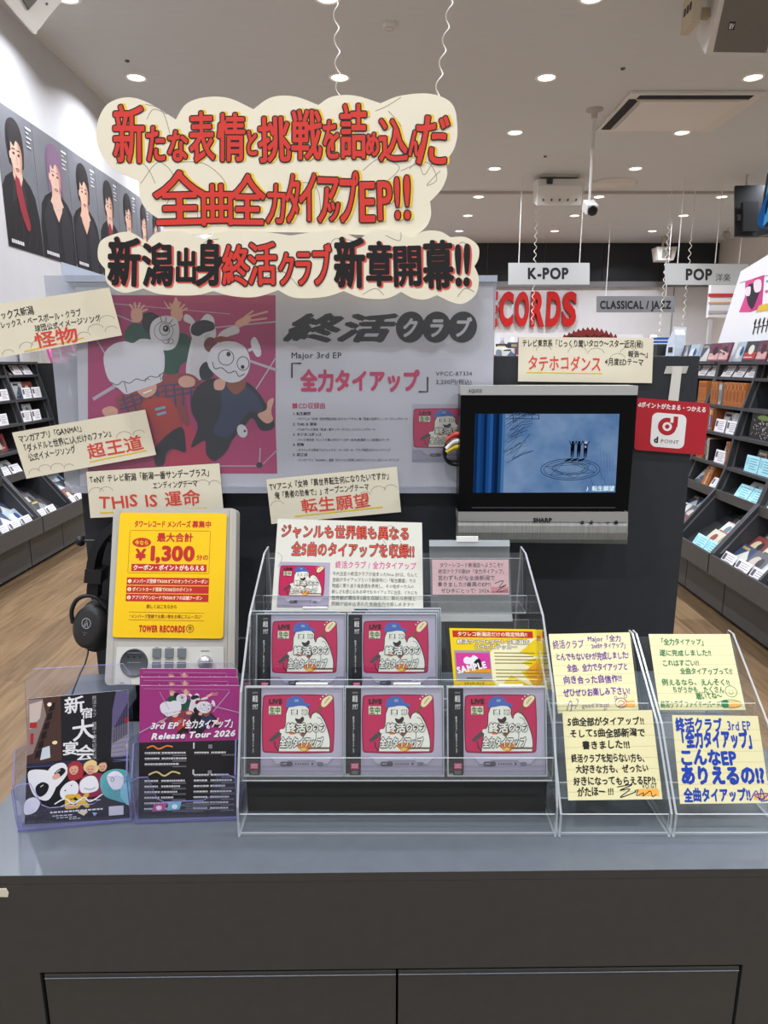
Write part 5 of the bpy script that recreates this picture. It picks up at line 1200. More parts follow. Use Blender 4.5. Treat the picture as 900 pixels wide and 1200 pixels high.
# small goods: one of each kind, then copies
def goods(draw, w=.142, h=.125, d=.010, base='#C9C9C6', name='record_case', cat='CD', wrap=True):
    b = MB(); m = M(base, .4); b.box(-w / 2, w / 2, 0, d, 0, h, m)
    s = Sheet([Vector((-w / 2, 0, h)), Vector((w / 2, 0, h)), Vector((w / 2, 0, 0)), Vector((-w / 2, 0, 0))], 100, 100, mb=b, step=.0007)
    draw(s.a)
    if wrap: b.box(-w / 2 - .001, w / 2 + .001, -.0040, -.0032, 0, h, WRAP)
    me = b.build('goods', origin=(0, 0, 0)); r = me.data; bpy.data.objects.remove(me)
    return r
PALS = [('#2B2D36', '#B8322E', '#E2DDD2'), ('#D8D6D0', '#5A6A84', '#1E1E22'), ('#8C3B3A', '#E0C9A8', '#2A2226'), ('#E7E4DE', '#C04A50', '#7A8A92'), ('#35476B', '#D8D5CC', '#B79A5A'), ('#5B5A60', '#C9BBB0', '#1C1C20'), ('#DCD3BE', '#48603E', '#8C2A2A'), ('#18181B', '#8E8C90', '#C8A03C'), ('#B7C4CF', '#EDEBE6', '#34548C'), ('#6E2F48', '#DFA8A4', '#2A1A22')]
def drawer(i):
    b0, c1, c2 = PALS[i % len(PALS)]
    rnd = random.Random(i)
    def fn(a):
        a.rect(3, 3, 97, 97, M(b0, .4)); a.up()
        if i % 3 == 0: a.rect(8, 55, 92, 90, M(c1, .4)); a.ellipse(50, 42, 20, 24, M(c2, .4), n=14)
        elif i % 3 == 1: a.poly([(3, 97), (60, 20), (97, 60), (97, 97)], M(c1, .4)); a.rect(10, 10, 60, 22, M(c2, .4))
        else: a.ellipse(40, 55, 26, 32, M(c1, .4), n=14); a.ellipse(66, 48, 16, 24, M(c2, .4), n=12, dl=1)
        a.rect(10, 78, 10 + rnd.uniform(20, 70), 82, M('#E8E6E0', .4), dl=2)
    return fn
CASES = [goods(drawer(i), base=PALS[i][0]) for i in range(10)]
WORDS = ['dark case with red and cream cover', 'pale grey case with blue cover', 'brick red case with cream cover', 'white case with pink cover', 'blue case with pale cover', 'grey case with beige cover', 'cream case with green cover', 'black case with grey cover', 'pale blue case with white cover', 'wine red case with pink cover']
def pricecard(base, ink, accent):
    def fn(a):
        a.rect(2, 2, 98, 98, M(base, .55)); a.up()
        a.rect(6, 14, 26, 60, M(accent, .5))
        for k in range(5): a.rect(32, 16 + k * 15, 32 + (58, 50, 60, 44, 55)[k], 21 + k * 15, M(ink, .55))
    return fn
PC_W = goods(pricecard('#E6E4E6', '#8E8C96', '#5A5560'), .128, .08, .002, '#E2E0E2', wrap=False)
PC_C = goods(pricecard('#A8DCE6', '#5A98B0', '#86C4D4'), .14, .095, .002, '#9ED4DE', wrap=False)
def spine(cols, w, h, d=.13):
    b = MB(); b.box(-w / 2, w / 2, 0, d, 0, h, M(cols[0], .45)); s = Sheet([Vector((-w / 2, 0, h)), Vector((w / 2, 0, h)), Vector((w / 2, 0, 0)), Vector((-w / 2, 0, 0))], 100, 100, mb=b, step=.0006)
    s.a.rect(16, 8, 84, 30, M(cols[1], .5)); s.a.rect(38, 36, 62, 80, M(cols[2], .5)); s.a.rect(16, 88, 84, 94, M(cols[1], .5))
    o = b.build('goods', origin=(0, 0, 0)); r = o.data; bpy.data.objects.remove(o); return r
SPN = {'orange': spine(('#B06A30', '#8E4A1E', '#7A3C18'), .0125, .142), 'brown': spine(('#8A4E2C', '#C48A4A', '#5A2E18'), .0125, .142), 'blue': spine(('#2F6CC0', '#E0C83C', '#D8E0EC'), .02, .142), 'grey': spine(('#8E8C8C', '#C8C6C6', '#55555A'), .0125, .135), 'black': spine(('#1C1C20', '#6A6A70', '#B8B6B0'), .0125, .135), 'cream': spine(('#C9BFA4', '#8A7A54', '#6A5A3C'), .0125, .138)}
def put(me, name, cat, label, group, loc, lean, s, yaw=0):
    o = bpy.data.objects.new(name, me); o.location = loc; o.rotation_euler = (R(-lean), 0, R(-90 * s + yaw)); COL.objects.link(o)
    return TAG(o, label, cat, group)
ORD = ['first', 'second', 'third', 'fourth', 'fifth', 'sixth', 'seventh', 'eighth', 'ninth', 'tenth', 'eleventh', 'twelfth', 'thirteenth', 'fourteenth', 'fifteenth', 'sixteenth', 'seventeenth', 'eighteenth', 'nineteenth', 'twentieth', 'twenty-first', 'twenty-second', 'twenty-third', 'twenty-fourth', 'twenty-fifth', 'twenty-sixth', 'twenty-seventh', 'twenty-eighth', 'twenty-ninth', 'thirtieth', 'thirty-first', 'thirty-second', 'thirty-third', 'thirty-fourth', 'thirty-fifth']
for tens in ('thirty', 'forty', 'fifty'):
    for o_ in ORD[:9]:
        if '%s-%s' % (tens, o_) not in ORD: ORD.append('%s-%s' % (tens, o_))
class Row:
    """goods along one shelf; labels count from the end nearest the camera"""
    def __init__(r, s, Xb, place): r.s, r.Xb, r.place = s, Xb, place; r.n = {}
    def nth(r, k): r.n[k] = r.n.get(k, 0) + 1; return ORD[r.n[k] - 1]
    def case(r, e, y, z, lean, k=None, yaw=0):
        k = random.randrange(10) if k is None else k
        put(CASES[k], 'record_case', 'CD', '%s, %s from near end, %s' % (WORDS[k], r.nth('c'), r.place[4:]), 'cases on ' + r.place, (r.s * (r.Xb + e), y, z), lean, r.s, yaw)
    def price(r, e, y, z, lean, me, word):
        put(me, 'price_card', 'card', '%s price card, %s from near end, %s' % (word, r.nth('p'), r.place[4:]), 'price cards on ' + r.place, (r.s * (r.Xb + e), y, z), lean, r.s)
    def spine(r, e, y, z, col, lean=0):
        put(SPN[col], 'record_case', 'CD', '%s spined case, %s %s spine from near end, %s' % (col, r.nth('s' + col), col, r.place[4:]), 'spines on ' + r.place, (r.s * (r.Xb + e), y, z), lean, r.s)
def faces(r, ya, yb, e, z, lean, step=.152, price=None, word='', pe=-.012, pz=0, plean=8, deep=1, de=.03, dz=.6):
    y = ya + step / 2
    while y + step / 2 < yb + .01:
        for d in range(deep): r.case(e + d * de, y, z + d * de * dz, lean, yaw=random.uniform(-3, 3))
        if price: r.price(e + pe, y, z + pz, plean, price, word)
        y += step
def spines(r, ya, yb, e, z, cols, gap=.0006, lean=0):
    y = ya; i = 0
    while y < yb:
        c = cols[i % len(cols)] if isinstance(cols, list) else cols
        w = .02 if c == 'blue' else .0125
        r.spine(e, y + w / 2, z, c, lean); y += w + gap; i += 1
# right-hand aisle, bays counted from the camera
rt = Row(1, XRB, 'the right rack top')
for i, y in enumerate([3.68 + .155 * k for k in range(24)]): rt.case(.335 + (i % 3) * .012, y, 1.4105, 14, yaw=random.uniform(-12, 8))
a_ = (4.10, 4.55); b_ = (3.64, 4.06); c_ = (4.60, 5.03)
r1 = Row(1, XRB, 'the right rack first shelf'); 
for u, v in (a_, c_): faces(r1, u, v, .312, 1.3155, 54, .146, PC_W, 'white', -.012, 0, 30)
r2 = Row(1, XRB, 'the right rack second shelf')
spines(r2, 4.11, 4.36, .255, 1.1405, ['orange', 'orange', 'brown', 'orange', 'orange', 'orange', 'brown']); spines(r2, 4.40, 4.43, .255, 1.1405, 'grey'); spines(r2, 4.455, 4.545, .255, 1.1405, ['orange', 'brown', 'orange']); spines(r2, 4.61, 4.72, .255, 1.1405, 'orange')
r3 = Row(1, XRB, 'the right rack third shelf')
faces(r3, 4.105, 4.40, .27, .9755, 12, .146, PC_W, 'white', -.045); spines(r3, 4.41, 4.43, .22, .9755, 'brown'); spines(r3, 4.435, 4.45, .22, .9755, 'blue'); spines(r3, 4.46, 4.545, .22, .9755, ['orange', 'cream', 'orange']); faces(r3, 4.60, 5.0, .27, .9755, 12, .146)
r4 = Row(1, XRB, 'the right rack fourth shelf')
spines(r4, 4.11, 4.145, .195, .7905, ['orange', 'black', 'orange']); faces(r4, 4.16, 4.32, .25, .7905, 14, .146, PC_W, 'white', -.05); spines(r4, 4.36, 4.42, .195, .7905, ['black', 'cream', 'grey', 'black']); spines(r4, 4.45, 4.53, .195, .7905, ['orange', 'brown', 'orange', 'orange'])
faces(r4, b_[0], b_[1], .25, .7905, 16, .146, PC_C, 'pale blue', -.05)
r5 = Row(1, XRB, 'the right rack upper tray')
faces(r5, 4.105, 4.26, .19, .632, 42, .146, PC_W, 'white', -.038, 0, 30); spines(r5, 4.28, 4.36, .16, .625, ['orange', 'brown', 'orange', 'cream', 'orange'], lean=20); faces(r5, 4.38, 4.55, .19, .632, 42, .146)
faces(r5, b_[0], b_[1], .19, .632, 42, .146, PC_C, 'pale blue', -.038, 0, 30); faces(r5, 3.15, 3.58, .19, .632, 42, .146, PC_W, 'white', -.038, 0, 30)
r6 = Row(1, XRB, 'the right rack lower tray')
for (u, v, pm, wd) in ((3.15, 3.58, PC_W, 'white'), (2.67, 3.1, PC_W, 'white'), (b_[0], b_[1], PC_C, 'pale blue'), (4.105, 4.55, PC_C, 'pale blue')):
    faces(r6, u, v, -.02, .356, 46, .146, pm, wd, -.05, -.02, 30, deep=3, de=.075)
r7 = Row(1, XRB, 'the nearest right rack shelves')
for z, e in ((1.1405, .30), (.9755, .27), (.7905, .25)): faces(r7, 3.14, 3.58, e, z, 12, .15, PC_W, 'white', -.05)
# bay with dark patterned goods and a yellow box
def patt(a):
    a.rect(2, 2, 98, 98, M('#141416', .5)); a.up()
    for k in range(60): x = random.uniform(6, 92); y = random.uniform(20, 94); a.line([(x, y), (x + 3, y + random.uniform(-3, 9))], 1.6, M('#D0CEC8', .5))
    a.blob([(20, 14), (40, 4), (60, 10), (80, 6), (90, 20), (60, 24), (30, 24)], M('#6E8A4A', .5))
pm = goods(patt, .30, .145, .1, '#18181A', wrap=False)
put(pm, 'patterned_package', 'package', 'black package with white flecks and green top, on the right rack', None, (XRB + .24, 3.84, .9755), 4, 1)
ym = goods(lambda a: (a.rect(4, 4, 96, 96, M('#D8A62C', .5)), a.rect(20, 30, 80, 60, M('#8A3A20', .5), dl=1), a.rect(20, 70, 60, 78, M('#F0E6C0', .5), dl=1)), .26, .07, .09, '#C8962A', wrap=False)
put(ym, 'yellow_package', 'package', 'yellow package on first shelf of the right rack, at the photo edge', None, (XRB + .31, 3.86, 1.3155), 3, 1)
# left-hand aisle
lf = 'left rack'
l6 = Row(-1, XLB, 'the left rack lower tray')
for (u, v) in ((3.6, 4.03), (4.07, 4.5), (4.56, 4.98), (5.03, 5.46)): faces(l6, u, v, -.02, .356, 46, .146, PC_W, 'white', -.05, -.02, 30, deep=3, de=.075)
l5 = Row(-1, XLB, 'the left rack upper tray')
for (u, v) in ((4.07, 4.5), (4.56, 4.98), (5.03, 5.46)): faces(l5, u, v, .19, .632, 42, .146, PC_W, 'white', -.038, 0, 30)
for z, e, pl in ((.7905, .25, 'the left rack fourth shelf'), (.9755, .27, 'the left rack third shelf'), (1.1405, .30, 'the left rack second shelf'), (1.3155, .312, 'the left rack first shelf')):
    l = Row(-1, XLB, pl)
    for (u, v) in ((4.07, 4.5), (4.56, 4.98), (5.03, 5.46)): faces(l, u + (.1 if z > 1.1 else 0), v, e, z, 54 if z > 1.3 else 14, .148, PC_W if z > .9 else None, 'white', -.012 if z > 1.3 else -.05, 0, 30 if z > 1.3 else 8)
# green-shelved stand past the end of the left rack
t = E('display_shelf', (-2.66, 5.85, 0), 'small display shelving with green shelves past the end of the left rack', 'shelf')
GRS = M('#7E9A5A', .5); b = MB(); b.box(-2.88, -2.86, 5.53, 6.3, 0, 1.62, M('#D8D8DA', .6)); b.build('back_board', t)
for z in (.55, .85, 1.12, 1.37):
    b = MB(); b.box(-2.859, -2.5, 5.53, 6.3, z - .02, z, GRS); b.build('shelf', t)
for y in (5.515, 6.3):
    b = MB(); b.box(-2.88, -2.52, y, y + .014, 0, 1.40, RKD); b.build('side_panel', t)
def pinkbook(a):
    a.rect(2, 2, 98, 98, M('#D86AA0', .5)); a.up(); a.rect(60, 10, 74, 80, M('#F2D8E4', .5)); a.rect(20, 60, 50, 66, M('#F2D8E4', .5))
pb = goods(pinkbook, .26, .30, .02, '#C8609A', wrap=False)
for k, y in enumerate((5.68, 5.96)): put(pb, 'pink_book', 'book', ('pink large-format book, nearer of two on the green shelves', 'pink large-format book, farther of two on the green shelves')[k], 'pink books on the green shelves', (-2.62, y, 1.3705), 14, -1)
wb = goods(lambda a: (a.rect(3, 3, 97, 97, M('#EDEBE8', .5)), a.ellipse(50, 50, 22, 16, M('#2A2426', .5), dl=1), a.rect(20, 80, 80, 86, M('#B03A3A', .5), dl=1)), .16, .1, .003, wrap=False)
put(wb, 'notice_card', 'card', 'white card with black emblem in front of the pink books', None, (-2.54, 5.8, 1.3705), 10, -1)
lg = Row(-1, 2.5, 'the green shelves')
for z in (1.1205, .8505, .5505): faces(lg, 5.56, 6.25, .1, z, 14, .16)
# ------------------------------------------------------------------ far end of the shop: island racks and what stands on them
t = E('island_rack', (1.9, 9.85, 0), 'long low dark rack across the shop in front of the white far wall', 'rack')
b = MB(); b.box(.5, 3.9, 9.6, 10.1, 0, 1.40, RK); b.build('body', t)
b = MB(); b.box(.48, 3.92, 9.58, 10.12, 1.4005, 1.425, M('#55565A', .4)); b.build('top_board', t)
for i, (px, h, k) in enumerate(((584, .2, 3), (590, .24, 7), (597, .18, 1), (604, .26, 4), (612, .2, 9), (640, .22, 2), (650, .2, 5), (738, .2, 0))):
    p = at(px, 417, Y=9.7)
    o = bpy.data.objects.new('record_case', CASES[k]); o.location = (p.x, 9.66 + (i % 2) * .06, 1.4255); o.scale = (1.5, 1, h / .125); o.rotation_euler = (R(-10), 0, R(random.uniform(-14, 14))); COL.objects.link(o)
    TAG(o, '%s, %s from left on island rack before far wall' % (WORDS[k].replace(' case', ' box'), ORD[i]), 'CD', 'sleeves on the island rack')
BOT = [M('#8A8C92', .3), M('#D8D6D2', .35), M('#4A4C52', .3)]
for i, px in enumerate((588, 600, 608)):
    p = at(px, 417, Y=9.9); b = MB(); b.lathe((p.x, 9.9, 1.4255), (0, 0, 1), [(.0001, 0), (.055, 0), (.06, .02), (.06, .2), (.025, .27), (.022, .33), (.0001, .33)], BOT[i], 16)
    b.build('bottle', None, ('grey bottle on the island rack, left of three', 'white bottle on the island rack, middle of three', 'dark bottle on the island rack, right of three')[i], 'bottle', 'bottles on the island rack')
def boardpx(name, px, Y, thick, mat, label, cat, draw=None, W=100, H=100, edge=None, step=.0008, outline=None, parent=None):
    s = Sheet(quadY(px, Y), W, H, thick, mat, edge, outline=outline, step=step)
    if draw: draw(s.a)
    return s.mb.build(name, parent, label, cat)
# dark red cloud-shaped board
DRD = M('#7A1E1E', .6, noise=.15, scale=60)
ol = []
for k in range(12):
    x0, x1 = k * 100 / 12, (k + 1) * 100 / 12; yb = 34 - 26 * math.sin(math.pi * (k + .5) / 12)
    ol += [(x0 + 1, yb + 6), (x0 + 2.5, yb), ((x0 + x1) / 2, yb - 5), (x1 - 2.5, yb)]
ol += [(100, 45), (100, 100), (0, 100), (0, 45)]
def scrib(a):
    for r_ in range(2):
        for k in range(16): x = 12 + k * 4.8; y = 34 + r_ * 26; a.line([(x, y + random.uniform(-5, 5)), (x + 3, y + random.uniform(-8, 8)), (x + 4, y + random.uniform(-4, 10))], 3, M('#1A0E0E', .6))
boardpx('pop_board', [(659, 382), (724, 382), (724, 418), (659, 418)], 9.64, .01, DRD, 'dark red scalloped board with black scribbled lettering, rising behind the handwritten card', 'board', scrib, outline=ol)
boardpx('plaque', [(724, 392), (753, 392), (753, 416), (724, 416)], 9.75, .01, M('#E2E2E2', .5), 'long white card on the island rack right of the red scalloped board', 'card', lambda a: [a.line([(8, 25 + k * 20), (88, 25 + k * 20)], 4, M('#A8A8AC', .6)) for k in range(4)])
b = MB(); p = at(764, 418, Y=9.8); b.lathe((p.x, 9.8, 1.4255), (0, 0, 1), [(.0001, 0), (.075, 0), (.08, .03), (.07, .26), (.04, .36), (.0001, .36)], M('#C8C6C4', .4), 14); b.build('canister', None, 'pale canister on the island rack, left of the white bag', 'canister')
# white bag and signs on the right rack top
b = MB(); c = Vector((XRB + .34, 5.42, 1.4105)); 
pr = [(-.08, 0), (-.075, .1), (-.05, .17), (.0, .215), (.05, .235), (.08, .2), (.085, .1), (.08, 0)]
b.prism([(c.x - .02, c.y + u * -1, c.z + v) for u, v in pr], (.07, 0, 0), M('#C4D0DC', .5, noise=.12, scale=20))
b.box(c.x - .024, c.x - .0201, c.y - .05, c.y + .03, c.z + .07, c.z + .11, M('#16181C', .5)); b.build('bag', None, 'white-blue bag with black patch standing on the right rack top', 'bag', bevel=.006)
b = MB(); c = Vector((XRB + .43, 5.9, 1.4105)); b.box(c.x - .075, c.x + .075, c.y, c.y + .02, c.z + .1, c.z + .2, M('#2458A8', .45)); b.box(c.x - .012, c.x + .012, c.y + .004, c.y + .016, c.z, c.z + .1, M('#B8B8BA', .4))
for k in range(3): b.box(c.x - .06, c.x + .06, c.y - .003, c.y - .0005, c.z + .12 + k * .026, c.z + .128 + k * .026, M('#D8DCE4', .5))
b.build('header_card', None, 'blue card sign on a stalk, behind the white bag on the right rack', 'sign')
b = MB(); c = Vector((XRB + .44, 5.55, 1.4105)); b.box(c.x - .05, c.x + .05, c.y, c.y + .012, c.z, c.z + .27, M('#C9CACC', .4)); b.box(c.x - .04, c.x + .04, c.y - .003, c.y - .0005, c.z + .02, c.z + .255, M('#E6E6E8', .4)); b.build('header_card', None, 'blank upright white plaque on the right rack, above the record cases', 'sign')
b = MB(); c = Vector((XRB + .36, 5.62, 1.4105)); b.box(c.x - .06, c.x + .06, c.y, c.y + .14, c.z, c.z + .14, M('#26282C', .5)); b.build('speaker_box', None, 'small dark box behind the white bag on the right rack', 'box', bevel=.008)
# header board standing along the rack
XH = XRB + .47
pts = [(835, 416), (868, 318), (960, 262), (960, 416)]
Q = [at(x, y, X=XH) for x, y in pts]
b = MB(); Q[0].z = Q[3].z = 1.4055
b.prism(Q, (.02, 0, 0), M('#ECEDEF', .5), M('#C8C8CA', .5))
Ah = Art(b, lambda u, v: at(u, v, X=XH), (-1, 0, 0), .0008, 1)
Ah.poly([(867, 331), (900, 322), (900, 323.2), (867, 332.2)], M('#9A9CA0', .5))
Ah.poly([(873.5, 330), (884, 326), (879, 366), (866, 366), (873, 348)], M('#D84A8C', .5)); Ah.poly([(884, 326), (896, 322), (893, 361), (879, 366)], M('#C43A80', .5))
Ah.up(); Ah.blob([(876, 336), (884, 332), (892, 336), (888, 348), (882, 362), (876, 354)], M('#2A2230', .5)); Ah.blob([(884, 330), (892, 328), (892, 340), (885, 342)], M('#E8DDE4', .5), dl=1); Ah.blob([(874, 338), (880, 336), (879, 346), (874, 346)], M('#EADFE6', .5), dl=1)
Ah.poly([(890, 358), (960, 340), (960, 354), (886, 366)], M('#D8B83A', .5)); Ah.line([(898, 330), (915, 324)], 2.4, M('#4AA8B8', .5)); Ah.line([(897, 342), (915, 337)], 3, M('#D05A9A', .5))
for k in range(7): x = 884 + k * 5; Ah.line([(x, 380 - k * .6), (x + 2.5, 374 - k), (x - 1.5, 392 - k)], 1.3, INK); Ah.line([(x + 1, 384 - k), (x + 4, 383 - k)], 1.2, INK)
b.build('header_board', None, 'white header board with pink group poster standing along the right rack', 'board')
# fixture with stripes and a beige curtain-like shade by the right wall
t = E('wall_fixture', (6.3, 13.0, 0), 'white striped header fixture with red and tan bands, far right beyond the signs', 'shelving')
b = MB(); A = at(830, 372, Y=13.0); B = at(930, 331, Y=13.0); b.box(A.x, B.x, 13.0, 13.1, A.z, B.z, M('#E4E4E6', .5)); b.build('header', t)
for (y0, y1, c) in ((344, 348, '#C23A3A'), (354, 356, '#D8A86A'), (364, 367, '#B8BABC')):
    b = MB(); A = at(830, y1, Y=12.995); B = at(930, y0, Y=12.995); b.box(A.x, B.x, 12.985, 12.9995, A.z, B.z, M(c, .5)); b.build('band', t)
b = MB(); A = at(832, 372, Y=13.02); b.box(A.x, A.x + .06, 13.02, 13.09, 0, A.z, M('#C8C8CA', .5)); b.box(7.2, 7.26, 13.02, 13.09, 0, A.z, M('#C8C8CA', .5)); b.build('post', t)
b = MB(); A = at(850, 400, Y=12.9); b.lathe((A.x + .35, 12.6, 1.0), (0, 0, 1), [(.26, 0), (.28, .3), (.34, .7), (.42, 1.05), (.0001, 1.06)], M('#C9BBA6', .7), 24); b.lathe((A.x + .35, 12.6, 0), (0, 0, 1), [(.0001, 0), (.27, 0), (.27, 1.0), (.0001, 1.001)], M('#B8B0A4', .6), 24); b.build('lampshade_stand', None, 'beige flared column below the striped fixture at far right', 'column')

# ------------------------------------------------------------------ genre signs on wires
SG = M('#BFC1BF', .45); TXT = M('#1E1E20', .5)
def genre(px, Y, th, mat, draw, label, strings, W, H, coil_=None):
    t = E('genre_sign', at((px[0][0] + px[1][0]) / 2, px[2][1], Y=Y), label, 'sign', 'hanging genre signs')
    s = Sheet(quadY(px, Y), W, H, th, mat, M('#B8B6B2', .5), step=.001); draw(s.a); s.mb.build('board', t)
    for x in strings:
        p = at(x, px[0][1], Y=Y + th / 2); b = MB(); b.tube([p, Vector((p.x, p.y, ZC))], .0075, M('#E6E2DC', .5), 6); b.build('hanging_wire', t)
    return t
genre([(596, 308), (691, 308), (691, 333.5), (596, 333.5)], 10.75, .03, SG, lambda a: a.text('K-POP', 22, 18.6, 18, TXT, w=49, bold=.05, res=4), 'white hanging genre sign reading K-POP, above the red wall letters', (608, 679), 95, 25.5)
def dpop(a): a.text('POP', 23, 19, 18, TXT, w=32, bold=.05, res=4); a.text('洋楽', 58, 20, 10, M('#4A4A4C', .5), w=18, bold=.01)
genre([(780, 308.5), (877, 309.5), (876, 334), (780, 333.5)], 10.75, .03, SG, dpop, 'white hanging genre sign reading POP, at the right', (794, 838, 866), 96, 25)
genre([(699, 347), (790.5, 347), (790.5, 366), (699, 366)], 13.6, .03, M('#85878A', .5), lambda a: a.text('CLASSICAL / JAZZ', 4, 14.6, 12.6, TXT, w=84, bold=.05, res=4), 'grey hanging genre sign for classical and jazz, against the white far wall', (710, 780), 91.5, 19)
for (x, y0, y1, Y, lb) in ((627, 215, 380, 11.1, 'white coiled decoration string hanging behind the ceiling speaker'), (808, 250, 420, 11.1, 'white coiled decoration string left of the POP sign middle'), (781, 232, 415, 11.2, 'thin coiled string at left end of the POP sign')):
    p1 = at(x, 300, Y=Y); b = MB(); zt_ = ZC; zb_ = at(x, y1, Y=Y).z
    mid = at(x, y0 + 30, Y=Y).z; b.tube([Vector((p1.x, Y, zt_)), Vector((p1.x, Y, mid))], .005, STR, 5)
    b.tube(coil((p1.x, Y, mid), (p1.x, Y, zb_), .018, .11, 0), .006, STR, 5); b.build('hanging_string', None, lb, 'string', 'coiled strings deeper in the shop')

# ------------------------------------------------------------------ ceiling equipment
WP = M('#D9D5CE', .5); WP2 = M('#C4BFB6', .5); GRL = M('#77736C', .6, noise=.08, scale=300); DRKS = M('#0C0C0D', .7)
X0, X1 = at(700, 150, Z=ZC).x, at(897, 107, Z=ZC).x; Y0, Y1 = at(740, 106, Z=ZC).y, at(700, 151, Z=ZC).y
t = E('air_conditioner', ((X0 + X1) / 2, (Y0 + Y1) / 2, ZC), 'large square ceiling air conditioner with black slots, upper right', 'air conditioner')
b = MB(); b.box(X0, X1, Y0, Y1, ZC - .03, ZC - .001, WP); b.build('frame', t, bevel=.006)
b = MB(); b.box(X0 + .17, X1 - .17, Y0 + .16, Y1 - .1, ZC - .05, ZC - .0305, M('#DDD9D2', .45)); b.build('panel', t, bevel=.01)
for (xa, xb, ya, yb) in ((X0 + .1, X1 - .1, Y0 + .04, Y0 + .13), (X0 + .03, X0 + .13, Y0 + .14, Y1 - .08)):
    b = MB(); b.box(xa, xb, ya, yb, ZC - .034, ZC - .0302, DRKS); o = b.build('air_slot', t)
    v = MB()
    if xb - xa > .3: v.box(xa, xb, yb + .004, yb + .02, ZC - .04, ZC - .0302, WP2)
    else: v.box(xb + .004, xb + .018, ya, yb, ZC - .04, ZC - .0302, WP2)
    v.build('flap', o)
# ring diffuser
p = at(718, 215, Z=ZC); b = MB(); b.lathe((p.x, p.y, ZC), (0, 0, -1), [(.36, 0), (.36, .012), (.30, .03), (.27, .008), (.24, .008), (.21, .03), (.17, .012), (.14, .012), (.1, .03), (.0001, .034)], WP, 40); [b.lathe((p.x, p.y, ZC), (0, 0, -1), [(r0, .0145), (r0 - .02, .0145)], M('#8E8880', .7), 40) for r0 in (.30, .215, .135)]; b.build('air_diffuser', None, 'round ringed air diffuser on the ceiling behind the camera pole', 'vent')
# box speaker on bracket
t = E('ceiling_speaker', at(656, 200, Z=ZC), 'white box speaker hung close to the ceiling, left of the hanging camera', 'speaker')
p = at(656, 203, Z=ZC); Ys = p.y
a0, a1 = at(630, 240, Y=Ys).x, at(682, 240, Y=Ys).x; zt2, zm, zb2 = at(656, 208, Y=Ys).z, at(656, 218, Y=Ys).z, at(656, 240, Y=Ys).z
b = MB(); b.prism([(a0, Ys, zm), (a0, Ys + .05, zb2), (a0, Ys + .36, zb2 + .12), (a0, Ys + .36, zt2 + .02), (a0, Ys + .06, zt2)], (a1 - a0, 0, 0), M('#E2DED6', .5)); b.build('cabinet', t, bevel=.008)
b = MB(); b.box(a0 + .05, a1 - .05, Ys + .04, Ys + .3, zt2 + .021, zt2 + .09, M('#A9A498', .6)); b.box(a0 + .12, a0 + .2, Ys - .01, Ys + .03, zm + .03, zt2 - .01, M('#3A3A3C', .5)); b.build('bracket', t)
b = MB(); b.cyl(((a0 + a1) / 2, Ys + .15, zt2 + .09), ((a0 + a1) / 2, Ys + .15, ZC), .03, M('#B8B2A6', .5), 12); b.build('pole', t)
for k in range(5):
    b = MB(); x = a0 + (k + .7) * (a1 - a0) / 5.4; b.cyl((x, Ys + .03, zb2 + .06), (x, Ys + .01, zb2 + .08), .011, M('#4A4844', .5), 10); b.build('bolt', t)
# surveillance camera on a pole
p = at(697, 128, Z=ZC); q = at(697, 246, Y=p.y)
t = E('ceiling_camera', (p.x, p.y, ZC), 'surveillance camera hanging on long thin white pole from the ceiling', 'camera')
b = MB(); b.lathe((p.x, p.y, ZC), (0, 0, -1), [(.09, 0), (.09, .012), (.035, .025), (.03, .09), (.0001, .09)], M('#B4AEA6', .5), 24); b.build('ceiling_plate', t)
b = MB(); b.cyl((p.x, p.y, ZC - .09), (p.x, p.y, q.z + .55), .022, M('#D2CEC8', .45), 12); b.cyl((p.x, p.y, q.z + .55), (p.x, p.y, q.z + .08), .014, M('#D2CEC8', .45), 12); b.build('pole', t)
b = MB(); b.cyl((p.x, p.y, q.z + .08), (p.x, p.y - .02, q.z), .02, M('#A8A6A2', .5), 10); b.build('joint', t)
b = MB(); b.obox((p.x - .06, p.y + .08, q.z + .015), (.12, 0, 0), (0, -.2, -.10), (0, -.05, .10), M('#C6C4C0', .45)); b.build('camera_body', t, bevel=.012)
b = MB(); d = Vector((0, -.2, -.10)).normalized(); c = Vector((p.x, p.y + .055, q.z + .065)) + Vector((0, -.2, -.1)); b.lathe(c, d, [(.052, -.01), (.052, .018), (.03, .02), (.03, .006), (.0001, .01)], M('#1A1A1C', .3), 20); b.build('lens', t)
# small far speaker
t = E('ceiling_speaker', at(781, 288, Y=15.4), 'small white box speaker hanging in front of the dark fascia, above the POP sign', 'speaker')
A = at(768.5, 305, Y=15.4); B = at(794, 289, Y=15.4)
b = MB(); b.prism([(A.x + .06, 15.4, A.z), (A.x, 15.4, B.z), (B.x, 15.4, B.z), (B.x - .06, 15.4, A.z)], (0, .3, 0), M('#E0DCD4', .5)); b.build('cabinet', t, bevel=.015)
b = MB(); b.box(A.x + .12, B.x - .12, 15.39, 15.3995, A.z + .05, B.z - .06, M('#8E8A82', .6)); b.build('grille', t)
b = MB(); b.box(A.x + .15, A.x + .19, 15.5, 15.54, B.z, ZC, WP2); b.box(B.x - .19, B.x - .15, 15.5, 15.54, B.z, ZC, WP2); b.build('bracket', t)
